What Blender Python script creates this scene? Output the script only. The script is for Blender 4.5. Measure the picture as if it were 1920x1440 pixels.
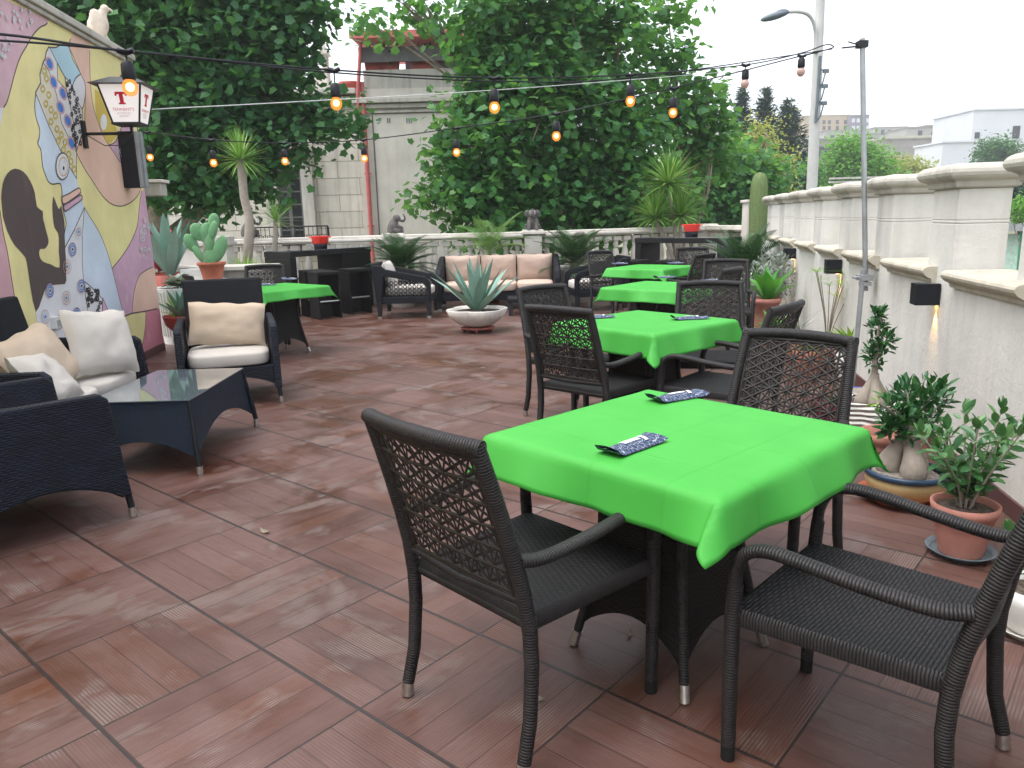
import bpy, math, random
import numpy as np
from mathutils import Vector, Matrix, noise
PI = math.pi
R_ = math.radians
random.seed(7)
RNG = np.random.default_rng(7)
for o in list(bpy.data.objects): bpy.data.objects.remove(o)
SC = bpy.context.scene
COL = SC.collection

# ---------------------------------------------------------------- camera, world, sun, exposure
F = 1423.117; CH = 1.4; PITCH = 0.21480418; ROLL = 0.02524136
fw = Vector((0, math.cos(PITCH), -math.sin(PITCH))); rt0 = Vector((1, 0, 0)); dn0 = fw.cross(rt0)
rt = rt0 * math.cos(ROLL) + dn0 * math.sin(ROLL); dn = -rt0 * math.sin(ROLL) + dn0 * math.cos(ROLL)
CAMP = Vector((0, 0, CH))
cd = bpy.data.cameras.new('camera'); cam = bpy.data.objects.new('camera', cd); COL.objects.link(cam)
cd.sensor_fit = 'HORIZONTAL'; cd.sensor_width = 36; cd.lens = 36 * F / 1920
cd.clip_start = 0.05; cd.clip_end = 2500
M = Matrix.Identity(4)
for i in range(3):
    M[i][0] = rt[i]; M[i][1] = -dn[i]; M[i][2] = -fw[i]; M[i][3] = CAMP[i]
cam.matrix_world = M
SC.camera = cam

SUN_EL, SUN_AZ = 70, 250          # soft light from a bright overcast sky
w = bpy.data.worlds.new('World'); SC.world = w; w.use_nodes = True
wt = w.node_tree; wt.nodes.clear()
sky = wt.nodes.new('ShaderNodeTexSky'); sky.sky_type = 'NISHITA'; sky.sun_disc = False
sky.sun_elevation = R_(SUN_EL); sky.sun_rotation = R_(SUN_AZ); sky.air_density = 1.0; sky.dust_density = 3.0; sky.ozone_density = 1.0
hs = wt.nodes.new('ShaderNodeHueSaturation'); hs.inputs['Saturation'].default_value = 0.28
bg = wt.nodes.new('ShaderNodeBackground'); bg.inputs['Strength'].default_value = 0.15
wo = wt.nodes.new('ShaderNodeOutputWorld')
wt.links.new(sky.outputs[0], hs.inputs['Color']); wt.links.new(hs.outputs[0], bg.inputs['Color']); wt.links.new(bg.outputs[0], wo.inputs[0])
sd = bpy.data.lights.new('sun', 'SUN'); sd.energy = 0.5; sd.angle = R_(60); sd.color = (1, .96, .9)
so = bpy.data.objects.new('sun', sd); COL.objects.link(so)
sdir = Vector((math.sin(R_(SUN_AZ)) * math.cos(R_(SUN_EL)), math.cos(R_(SUN_AZ)) * math.cos(R_(SUN_EL)), math.sin(R_(SUN_EL))))
so.rotation_euler = sdir.to_track_quat('Z', 'Y').to_euler(); so.location = (0, 0, 30)
SC.view_settings.view_transform = 'Standard'; SC.view_settings.look = 'None'; SC.view_settings.gamma = 1
SC.view_settings.exposure = 1.7
SC.render.engine = 'CYCLES'

# ---------------------------------------------------------------- photo measurements -> world metres
def ray(x, y): return rt * ((x - 960) / F) + dn * ((y - 720) / F) + fw
def G(x, y, z=0.0):
    d = ray(x, y); return CAMP + d * ((z - CH) / d.z)
def P(x, y, Y):
    d = ray(x, y); return CAMP + d * (Y / d.y)

# ---------------------------------------------------------------- material helpers
class NT:
    def __init__(s, name):
        s.m = bpy.data.materials.new(name); s.m.use_nodes = True; s.t = s.m.node_tree; s.t.nodes.clear()
        s.out = s.t.nodes.new('ShaderNodeOutputMaterial'); s.b = s.t.nodes.new('ShaderNodeBsdfPrincipled')
        s.t.links.new(s.b.outputs[0], s.out.inputs[0]); s._tc = None
    def n(s, ty, **kw):
        nd = s.t.nodes.new('ShaderNode' + ty)
        for k, v in kw.items(): setattr(nd, k, v)
        return nd
    def put(s, sock, v):
        if isinstance(v, bpy.types.NodeSocket): s.t.links.new(v, sock)
        elif v is not None:
            if isinstance(v, tuple) and len(v) == 3 and sock.type == 'RGBA': v = v + (1,)
            sock.default_value = v
    def tc(s, k='Object'):
        if s._tc is None: s._tc = s.n('TexCoord')
        return s._tc.outputs[k]
    def ma(s, op, a, b=None, c=None, clamp=False):
        nd = s.n('Math', operation=op, use_clamp=clamp); s.put(nd.inputs[0], a); s.put(nd.inputs[1], b)
        if c is not None: s.put(nd.inputs[2], c)
        return nd.outputs[0]
    def mix(s, f, a, b, ty='MIX'):
        nd = s.n('Mix', data_type='RGBA', blend_type=ty); s.put(nd.inputs[0], f); s.put(nd.inputs[6], a); s.put(nd.inputs[7], b); return nd.outputs[2]
    def mp(s, vec, loc=(0, 0, 0), rot=(0, 0, 0), sc=(1, 1, 1)):
        nd = s.n('Mapping'); s.put(nd.inputs[0], vec); nd.inputs[1].default_value = loc; nd.inputs[2].default_value = rot; nd.inputs[3].default_value = sc; return nd.outputs[0]
    def noise(s, vec, sc=5, det=3, ro=.5, dist=0):
        nd = s.n('TexNoise'); s.put(nd.inputs['Vector'], vec); nd.inputs['Scale'].default_value = sc; nd.inputs['Detail'].default_value = det
        nd.inputs['Roughness'].default_value = ro; nd.inputs['Distortion'].default_value = dist; return nd.outputs['Fac']
    def ramp(s, f, lo, hi):
        nd = s.n('MapRange'); s.put(nd.inputs[0], f); nd.inputs[1].default_value = lo; nd.inputs[2].default_value = hi; return nd.outputs[0]
    def sep(s, vec):
        nd = s.n('SeparateXYZ'); s.put(nd.inputs[0], vec); return nd.outputs
    def comb(s, x, y, z=0.0):
        nd = s.n('CombineXYZ'); s.put(nd.inputs[0], x); s.put(nd.inputs[1], y); s.put(nd.inputs[2], z); return nd.outputs[0]
    def bump(s, h, dist=.002, st=1.0):
        nd = s.n('Bump'); nd.inputs['Strength'].default_value = st; nd.inputs['Distance'].default_value = dist; s.put(nd.inputs['Height'], h)
        s.t.links.new(nd.outputs[0], s.b.inputs['Normal'])
    def set(s, col=None, rough=None, spec=None, metal=None, sub=None):
        s.put(s.b.inputs['Base Color'], col); s.put(s.b.inputs['Roughness'], rough)
        s.put(s.b.inputs['Specular IOR Level'], spec); s.put(s.b.inputs['Metallic'], metal)
        return s
def sc_(c, k): return tuple(min(1, x * k) for x in c)
def pm(name, col, rough=.6, spec=.4, metal=0.0, var=.18, ns=6, bump=0.0, bs=40, dirt=0.0):
    t = NT(name); o = t.tc()
    f = t.noise(o, ns, 4, .6)
    c = t.mix(t.ramp(f, .3, .7), sc_(col, 1 - var), sc_(col, 1 + var))
    if dirt:
        g = t.noise(t.mp(o, sc=(1, 1, .35)), ns * .5, 5, .7); c = t.mix(t.ma('MULTIPLY', t.ramp(g, .5, .75), dirt), c, (.06, .055, .045))
    r = t.ramp(f, -.6, 1.6); r = t.ma('ADD', t.ma('MULTIPLY', f, .2), rough - .1, clamp=True)
    t.set(c, r, spec, metal)
    if bump: t.bump(t.noise(o, bs, 4, .6), bump)
    return t.m
def emit(name, col, st):
    t = NT(name); t.set((0, 0, 0), .3, .3); t.put(t.b.inputs['Emission Color'], col); t.b.inputs['Emission Strength'].default_value = st; return t.m
def weave(name, col, a=.014, b=.007, rough=.42, depth=.0025, k=2.2):
    t = NT(name); x = t.sep(t.tc('UV')); o = t.tc()
    v = t.ma('DIVIDE', x[1], b); u = t.ma('DIVIDE', x[0], a); row = t.ma('FLOOR', v)
    s = t.ma('SINE', t.ma('MULTIPLY', t.ma('ADD', u, row), PI))
    rp = t.ma('ABSOLUTE', t.ma('SINE', t.ma('MULTIPLY', v, PI)))
    rp = t.ma('POWER', rp, .55)
    h = t.ma('MULTIPLY', rp, t.ma('ADD', t.ma('MULTIPLY', s, .33), .67))
    n = t.noise(o, 14, 3)
    c = t.mix(t.ramp(h, .1, .95), sc_(col, .25), t.mix(t.ramp(n, .3, .7), col, sc_(col, k * .75)))  # shade between the strands is put into the colour, by weave height
    t.set(c, t.ma('ADD', t.ma('MULTIPLY', n, .2), rough - .1), .25); t.bump(h, depth); return t.m
def wrap(name, col, b=.0075, rough=.4, depth=.0018):
    t = NT(name); x = t.sep(t.tc('UV')); o = t.tc()
    v = t.ma('ADD', t.ma('DIVIDE', x[1], b), t.ma('MULTIPLY', t.noise(o, 60, 2), .5))
    h = t.ma('POWER', t.ma('ABSOLUTE', t.ma('SINE', t.ma('MULTIPLY', v, PI))), .6); n = t.noise(o, 20, 3)
    c = t.mix(t.ramp(h, .15, .9), sc_(col, .35), t.mix(t.ramp(n, .3, .7), sc_(col, .85), sc_(col, 1.6)))  # groove shade mixed into the colour along with the bump
    t.set(c, t.ma('ADD', t.ma('MULTIPLY', n, .25), rough - .12), .3); t.bump(h, depth); return t.m
def leafm(name, cols, rough=.5, tr=.25, spec=.35, bump=False):
    t = NT(name); at = t.n('Attribute', attribute_name='rnd'); f = at.outputs['Fac']
    c = t.mix(t.ramp(f, 0, .55), cols[0], cols[1]); c = t.mix(t.ramp(f, .55, 1), c, cols[2])
    c = t.mix(t.ma('MULTIPLY', t.noise(t.tc(), 9, 3), .35), c, sc_(cols[0], .6))
    t.set(c, rough, spec)
    tl = t.n('BsdfTranslucent'); t.put(tl.inputs[0], t.mix(.5, c, (cols[2][0] * 1.5, cols[2][1] * 1.6, cols[2][2] * .7)))
    mx = t.n('MixShader'); mx.inputs[0].default_value = tr; t.t.links.new(t.b.outputs[0], mx.inputs[1]); t.t.links.new(tl.outputs[0], mx.inputs[2]); t.t.links.new(mx.outputs[0], t.out.inputs[0])
    return t.m

def floor_mat():
    t = NT('wood_look_tiles'); o = t.tc(); S = t.sep(o)
    th = -0.70815645; ox, oy, s = -1.42705133 * CH, 1.85848864 * CH, .37188219 * CH; c_, s_ = math.cos(th), math.sin(th)
    dx = t.ma('SUBTRACT', S[0], ox); dy = t.ma('SUBTRACT', S[1], oy)
    ui = t.ma('DIVIDE', t.ma('ADD', t.ma('MULTIPLY', dx, c_), t.ma('MULTIPLY', dy, s_)), s)
    vj = t.ma('DIVIDE', t.ma('ADD', t.ma('MULTIPLY', dx, -s_), t.ma('MULTIPLY', dy, c_)), s)
    fi = t.ma('FRACT', ui); fj = t.ma('FRACT', vj); I = t.ma('FLOOR', ui); J = t.ma('FLOOR', vj)
    par = t.ma('MULTIPLY', t.ma('FRACT', t.ma('MULTIPLY', t.ma('ADD', I, J), .5)), 2)      # 1: planks along i
    def pick(a, b): return t.ma('ADD', t.ma('MULTIPLY', par, a), t.ma('MULTIPLY', t.ma('SUBTRACT', 1, par), b))
    ac = pick(fj, fi); al = pick(ui, vj); acg = pick(vj, ui)
    wn = t.n('TexWhiteNoise', noise_dimensions='3D'); t.put(wn.inputs[0], t.comb(I, J, 0.0)); rt_ = wn.outputs['Value']
    pl = t.ma('MULTIPLY', ac, 5.0); pi = t.ma('FLOOR', pl)
    wn2 = t.n('TexWhiteNoise', noise_dimensions='3D'); t.put(wn2.inputs[0], t.comb(I, J, pi)); rp = wn2.outputs['Value']
    pe = t.ma('GREATER_THAN', t.ma('MULTIPLY', t.ma('ABSOLUTE', t.ma('SUBTRACT', t.ma('FRACT', pl), .5)), 2), .95)
    di = t.ma('MINIMUM', fi, t.ma('SUBTRACT', 1, fi)); dj = t.ma('MINIMUM', fj, t.ma('SUBTRACT', 1, fj))
    gr = t.ma('MAXIMUM', t.ma('LESS_THAN', di, .007), t.ma('LESS_THAN', dj, .0125))
    rib = t.ma('SINE', t.ma('MULTIPLY', ac, 2 * PI * 52)); ribm = t.ma('ADD', t.ma('MULTIPLY', t.ma('GREATER_THAN', rp, .35), .7), .3)
    ribh = t.ma('MULTIPLY', t.ma('MULTIPLY', rib, ribm), t.ma('ADD', t.ma('MULTIPLY', rt_, .7), .3))
    grain = t.noise(t.comb(t.ma('MULTIPLY', al, 2.2), t.ma('MULTIPLY', acg, 26), pi), 1.6, 5, .65, .15)
    # wet / dry, streaked along the planks
    n1 = t.noise(o, .55, 4, .6, .8); n2 = t.noise(t.comb(t.ma('MULTIPLY', al, .9), t.ma('MULTIPLY', acg, 2.2), rt_), 1.0, 4, .6, .25)
    n3 = t.noise(o, 1.7, 3, .5, 1.2)
    wet = t.ma('ADD', t.ma('ADD', t.ma('MULTIPLY', n1, .8), t.ma('MULTIPLY', n2, .5)), t.ma('MULTIPLY', n3, .45))
    nearw = t.ramp(t.ma('ADD', S[1], t.ma('MULTIPLY', S[0], .8)), 4.0, .5)
    wetm = t.ramp(t.ma('ADD', wet, t.ma('MULTIPLY', nearw, .05)), .83, 1.0)      # 1 = wet
    dry = t.ramp(t.ma('ADD', t.ma('MULTIPLY', n2, .5), t.ma('ADD', t.ma('MULTIPLY', t.noise(o, 2.4, 4, .65, .4), .6), t.ma('MULTIPLY', nearw, .02))), .592, .655)
    cw = t.mix(rp, (.058, .0175, .0085), (.108, .034, .0135)); cdr = t.mix(rp, (.118, .060, .050), (.158, .086, .073))
    c = t.mix(wetm, cdr, cw)
    c = t.mix(t.ma('MULTIPLY', dry, t.ma('ADD', t.ma('MULTIPLY', rib, .3), .42)), c, (.22, .18, .168))
    c = t.mix(t.ma('MULTIPLY', t.ramp(grain, .38, .62), .32), c, t.mix(.5, c, (.02, .008, .006)))
    c = t.mix(t.ma('MULTIPLY', t.ramp(rib, .2, -1), .22), c, (.022, .011, .009))
    c = t.mix(t.ma('MULTIPLY', rt_, .30), c, (.05, .026, .020))
    c = t.mix(t.ma('MULTIPLY', pe, .45), c, (.02, .009, .007)); c = t.mix(t.ma('MULTIPLY', gr, .85), c, (.018, .013, .012))
    r = t.ma('ADD', t.ma('MULTIPLY', t.ma('SUBTRACT', 1, wetm), .2), t.ma('ADD', t.ma('MULTIPLY', grain, .2), .2)); r = t.ma('ADD', r, t.ma('MULTIPLY', dry, .2))
    t.set(c, r, .46)
    h = t.ma('ADD', t.ma('MULTIPLY', ribh, .22), t.ma('MULTIPLY', grain, .25)); h = t.ma('SUBTRACT', h, t.ma('MULTIPLY', pe, .6)); h = t.ma('SUBTRACT', h, t.ma('MULTIPLY', gr, 1.6))
    t.bump(h, .0016, .8); return t.m
def stone_mat(name, col, streak=.35, bs=1.0, blocks=None, dark=(.1, .09, .075)):
    t = NT(name); o = t.tc()
    f = t.noise(o, 1.3, 6, .65); g = t.noise(t.mp(o, sc=(5, 5, .45)), 1.5, 4, .6); fine = t.noise(o, 38, 4, .7)
    c = t.mix(t.ramp(f, .3, .7), sc_(col, .84), sc_(col, 1.1)); c = t.mix(t.ma('MULTIPLY', t.ramp(g, .48, .8), streak), c, dark)
    c = t.mix(t.ma('MULTIPLY', t.ramp(fine, .55, .8), .25), c, sc_(col, .6))
    h = t.ma('ADD', t.ma('MULTIPLY', fine, .6), t.ma('MULTIPLY', t.noise(o, 7, 4), .8))
    if blocks:
        br = t.n('TexBrick'); S = t.sep(o); t.put(br.inputs['Vector'], t.comb(t.ma('ADD', S[0], S[1]), S[2], 0.0))
        br.inputs['Scale'].default_value = 1; br.inputs['Brick Width'].default_value = blocks[0]; br.inputs['Row Height'].default_value = blocks[1]; br.inputs['Mortar Size'].default_value = .012
        br.inputs['Color1'].default_value = (1, 1, 1, 1); br.inputs['Color2'].default_value = (.88, .88, .88, 1); br.inputs['Mortar'].default_value = (.6, .58, .55, 1)
        c = t.mix(1.0, c, br.outputs[0], 'MULTIPLY')
        h = t.ma('SUBTRACT', h, t.ma('MULTIPLY', br.outputs['Fac'], .8))
    t.set(c, .85, .2); t.bump(h, .006 * bs); return t.m

MT = {}
def mats():
    m = MT
    m['floor'] = floor_mat()
    m['rat'] = weave('dark_brown_rattan_weave', (.0155, .0150, .0165), .019, .0098, .5, .003)
    m['ratwrap'] = wrap('dark_brown_rattan_wrap', (.0165, .0148, .0155), .0078, .48, .0020)
    m['ratflat'] = pm('dark_brown_cane', (.0185, .0148, .0135), .52, .35, var=.35, ns=40)
    m['skirt'] = weave('brown_wicker_skirt', (.008, .007, .0065), .02, .011, .55, .003)
    m['navy'] = weave('navy_wicker', (.0040, .0072, .0165), .019, .0115, .5, .0055, 3.4)
    m['navyfine'] = weave('navy_wicker_upright', (.0033, .005, .0098), .009, .006, .55, .0022)
    m['navywrap'] = wrap('navy_wicker_edge', (.0035, .005, .008), .008, .55, .0015)
    m['ctw'] = weave('blue_black_wicker', (.004, .014, .034), .012, .008, .5, .0026)
    m['ink'] = pm('dark_wicker_plain', (.012, .012, .016), .5, .4, var=.3, ns=20)
    m['barw'] = weave('grey_black_bar_wicker', (.010, .0085, .009), .03, .014, .55, .003)
    m['bardark'] = pm('bar_inner_dark', (.012, .010, .010), .6, .3)
    m['silver'] = pm('brushed_metal_cap', (.55, .54, .52), .35, .5, 1.0, var=.2, ns=60)
    m['black'] = pm('black_plastic', (.006, .007, .012), .5, .35)
    m['rubber'] = pm('black_rubber', (.012, .012, .012), .8, .2)
    m['iron'] = pm('black_iron', (.012, .012, .013), .5, .4)
    # cloth
    t = NT('green_nonwoven_cloth'); o = t.tc(); n = t.noise(o, 420, 2, .8); n2 = t.noise(o, 5, 3)
    c = t.mix(t.ramp(n2, .3, .7), (.054, .385, .047), (.068, .43, .060)); t.set(c, .6, .45)
    S = t.sep(t.tc('UV'))
    def crease(x, p): return t.ma('POWER', t.ma('MAXIMUM', t.ma('SUBTRACT', 1, t.ma('MULTIPLY', t.ma('ABSOLUTE', t.ma('SUBTRACT', x, p)), 140)), 0), 1)
    cr = crease(S[0], 0.02)
    for a in (crease(S[1], -.01), crease(S[0], .27), crease(S[1], -.27), crease(S[1], .26)): cr = t.ma('ADD', cr, a)
    c2 = t.mix(t.ma('MULTIPLY', cr, .16, clamp=True), c, (.03, .30, .03)); t.put(t.b.inputs['Base Color'], c2)
    t.bump(t.ma('ADD', t.ma('MULTIPLY', n, .1), t.ma('ADD', t.ma('MULTIPLY', cr, .45), t.ma('MULTIPLY', n2, .8))), .0025)
    tl = t.n('BsdfTranslucent'); t.put(tl.inputs[0], (.05, .5, .045)); mx = t.n('MixShader'); mx.inputs[0].default_value = .22
    t.t.links.new(t.b.outputs[0], mx.inputs[1]); t.t.links.new(tl.outputs[0], mx.inputs[2]); t.t.links.new(mx.outputs[0], t.out.inputs[0]); m['cloth'] = t.m
    m['cream'] = pm('cream_cushion_fabric', (.50, .465, .425), .85, .1, var=.05, ns=3, bump=.0006, bs=500)
    m['sand'] = pm('sand_pillow_fabric', (.48, .385, .295), .85, .1, var=.07, ns=3, bump=.0006, bs=400)
    m['pink'] = pm('pinkish_beige_fabric', (.47, .36, .295), .85, .1, var=.05, ns=3, bump=.0006, bs=400)
    t = NT('glass_top'); t.set((.10, .13, .15), .04, .9); t.b.inputs['Coat Weight'].default_value = 1; m['glass'] = t.m
    t = NT('napkin_print'); o = t.tc(); v = t.n('TexVoronoi', feature='DISTANCE_TO_EDGE'); t.put(v.inputs['Vector'], t.mp(o, sc=(1, 1, 1))); v.inputs['Scale'].default_value = 60
    n = t.noise(o, 95, 3, .6, 2); k = t.ma('MAXIMUM', t.ma('LESS_THAN', v.outputs['Distance'], .018), t.ma('GREATER_THAN', n, .66))
    t.set(t.mix(k, (.026, .042, .092), (.5, .53, .58)), .7, .2); m['napkin'] = t.m
    m['paper'] = pm('white_paper', (.75, .77, .82), .8, .2, var=.03)
    m['terrace_side'] = stone_mat('limestone_plaster', (.62, .60, .55), .3)
    m['wallr'] = stone_mat('pale_terrace_wall', (.63, .615, .575), .5, dark=(.40, .38, .33))
    m['coping'] = stone_mat('weathered_coping', (.47, .445, .395), .65, 1.2, dark=(.20, .185, .16)); m['sillstone'] = stone_mat('weathered_sill_stone', (.50, .455, .375), .6, 1.2, dark=(.22, .20, .16))
    m['balu'] = stone_mat('cream_balustrade_stone', (.66, .62, .56), .3, .6, dark=(.25, .22, .18))
    m['skirting'] = pm('brown_skirting_tile', (.10, .045, .045), .4, .4, var=.2, ns=12)
    m['oldwall'] = stone_mat('old_building_wall', (.66, .62, .55), .5, 1.5, (1.1, .42), dark=(.2, .19, .17))
    m['oldwall2'] = stone_mat('rendered_building_wall', (.66, .63, .57), .25, 1.0, dark=(.3, .27, .24))
    m['trim'] = stone_mat('building_trim', (.54, .52, .47), .5, 1.0)
    m['terra'] = pm('terracotta', (.38, .12, .07), .8, .2, var=.15, ns=8, dirt=.15)
    m['terrap'] = pm('pink_terracotta', (.42, .19, .15), .8, .2, var=.15, ns=8, dirt=.2)
    m['redpot'] = pm('red_plastic_pot', (.30, .05, .035), .5, .4, var=.1)
    m['redpotd'] = pm('dark_red_pot', (.16, .025, .03), .5, .4, var=.1)
    m['whitepot'] = pm('white_pot', (.68, .67, .64), .6, .3, var=.06, ns=6, dirt=.12)
    m['oldwhite'] = pm('stained_white_concrete_planter', (.62, .59, .54), .75, .2, var=.1, ns=9, bump=.003, dirt=.35)
    m['beige'] = pm('beige_glazed_pot', (.42, .30, .14), .4, .5, var=.12, ns=7)
    m['bluer'] = pm('dark_blue_glaze', (.02, .045, .085), .3, .5)
    m['cobalt'] = pm('cobalt_glaze', (.02, .04, .35), .3, .5)
    m['soil'] = pm('soil_gravel', (.10, .08, .065), .95, .1, var=.6, ns=60, bump=.01, bs=60)
    m['pebble'] = pm('grey_pebbles', (.26, .23, .2), .9, .2, var=.5, ns=90, bump=.01, bs=90)
    m['redtrol'] = pm('red_brown_trolley', (.30, .07, .05), .5, .4)
    m['agave'] = leafm('blue_green_agave_skin', ((.13, .25, .20), (.20, .34, .28), (.27, .40, .34)), .55, .04)
    m['agavecore'] = m['agave']
    m['yucca'] = leafm('yucca_leaf', ((.07, .19, .03), (.16, .34, .06), (.32, .48, .14)), .45, .15)
    m['cycad'] = leafm('cycad_leaf', ((.008, .038, .012), (.020, .072, .018), (.055, .13, .03)), .35, .1)
    m['palm'] = leafm('light_palm_leaf', ((.05, .13, .03), (.11, .23, .06), (.22, .34, .12)), .45, .2)
    m['grassy'] = leafm('grassy_leaf', ((.07, .22, .02), (.15, .36, .03), (.35, .50, .06)), .5, .25)
    m['broad'] = leafm('broad_green_leaf', ((.04, .20, .03), (.08, .30, .04), (.13, .38, .06)), .4, .2)
    m['silverl'] = leafm('silvery_shrub_leaf', ((.14, .19, .16), (.28, .33, .29), (.45, .48, .44)), .7, .1)
    m['ficus'] = leafm('ficus_leaf', ((.012, .075, .025), (.028, .12, .035), (.07, .20, .05)), .3, .1, .5)
    m['ficus2'] = leafm('light_ficus_leaf', ((.03, .12, .04), (.06, .18, .055), (.13, .27, .09)), .35, .15, .5)
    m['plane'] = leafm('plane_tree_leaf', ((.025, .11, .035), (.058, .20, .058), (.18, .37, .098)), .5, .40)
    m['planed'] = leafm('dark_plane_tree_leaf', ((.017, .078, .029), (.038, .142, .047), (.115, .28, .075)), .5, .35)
    m['lime'] = leafm('bright_tree_leaf', ((.06, .21, .03), (.14, .36, .05), (.26, .50, .08)), .6, .3)
    m['olive'] = leafm('yellow_green_leaf', ((.18, .25, .06), (.33, .38, .10), (.48, .47, .15)), .6, .3)
    m['conif'] = leafm('dark_conifer_needle', ((.010, .040, .024), (.018, .062, .034), (.035, .095, .048)), .7, .05)
    m['hedge'] = leafm('mid_green_leaf', ((.02, .09, .02), (.05, .16, .04), (.09, .24, .06)), .6, .25)
    m['cactus'] = pm('columnar_cactus_skin', (.12, .17, .065), .7, .2, var=.2, ns=30, bump=.004, bs=50)
    m['pear'] = pm('prickly_pear_skin', (.13, .30, .14), .6, .3, var=.12, ns=12, bump=.002, bs=60)
    m['bark'] = pm('plane_bark', (.22, .19, .14), .9, .1, var=.4, ns=7, bump=.02, bs=14)
    m['bulb'] = pm('smooth_grey_bark', (.30, .26, .22), .8, .2, var=.15, ns=14, bump=.004, bs=30)
    m['statue'] = pm('dark_grey_stone_statue', (.11, .10, .095), .8, .2, var=.35, ns=14, bump=.006, bs=40)
    m['eagle'] = pm('cream_stone_statue', (.62, .54, .45), .85, .1, var=.15, ns=14, bump=.006, bs=50)
    m['galv'] = pm('galvanised_steel', (.36, .38, .40), .45, .5, .6, var=.15, ns=12, dirt=.2)
    m['post'] = pm('grey_painted_post', (.50, .50, .48), .6, .3, var=.08, ns=3)
    m['lampgrey'] = pm('street_lamp_grey', (.12, .15, .17), .5, .4)
    m['red'] = pm('red_plastic', (.72, .035, .02), .4, .5, var=.08)
    m['pinkpipe'] = pm('salmon_red_drainpipe', (.52, .14, .13), .6, .3, var=.12)
    m['white'] = pm('white_render', (.58, .60, .63), .8, .2, var=.05, ns=.3)
    m['offw'] = pm('off_white_render', (.36, .35, .33), .85, .2, var=.1, ns=.4, dirt=.15)
    m['greyw'] = pm('grey_block_wall', (.27, .26, .24), .9, .1, var=.14, ns=.5, dirt=.2)
    m['ochre'] = pm('ochre_render', (.42, .33, .21), .85, .2, var=.08, ns=.3)
    m['mauve'] = pm('mauve_render', (.20, .18, .23), .85, .2, var=.08, ns=.3)
    m['win'] = pm('dark_window', (.02, .022, .026), .15, .6)
    m['frame'] = pm('grey_window_frame', (.13, .13, .13), .6, .3)
    m['land'] = pm('hillside_ground', (.20, .20, .13), .95, .1, var=.3, ns=.05)
    m['asph'] = pm('street_asphalt', (.06, .06, .058), .9, .2, var=.2, ns=.6)
    m['plastic'] = pm('white_air_conditioner_casing', (.62, .62, .60), .5, .4, var=.06)
    m['grille'] = pm('grey_grille', (.30, .31, .31), .6, .3)
    m['carred'] = pm('red_car_paint', (.55, .02, .05), .25, .6)
    m['shopgreen'] = pm('green_frame_paint', (.03, .22, .10), .5, .4)
    m['mint'] = pm('pale_green_panel', (.45, .62, .50), .6, .3)
    m['bulbglow'] = emit('white_hot_filament', (1, .62, .26), 3.0)
    t = NT('amber_glass'); e = t.n('Emission'); e.inputs[0].default_value = (1, .30, .05, 1); e.inputs[1].default_value = .50; tr = t.n('BsdfTransparent'); mx = t.n('MixShader'); mx.inputs[0].default_value = .62
    t.t.links.new(tr.outputs[0], mx.inputs[1]); t.t.links.new(e.outputs[0], mx.inputs[2]); t.t.links.new(mx.outputs[0], t.out.inputs[0]); m['amber'] = t.m
    m['bulbdim'] = pm('unlit_red_bulb', (.5, .32, .28), .2, .5)
    m['strap'] = pm('white_tie', (.6, .6, .6), .6, .3)
mats()

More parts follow.
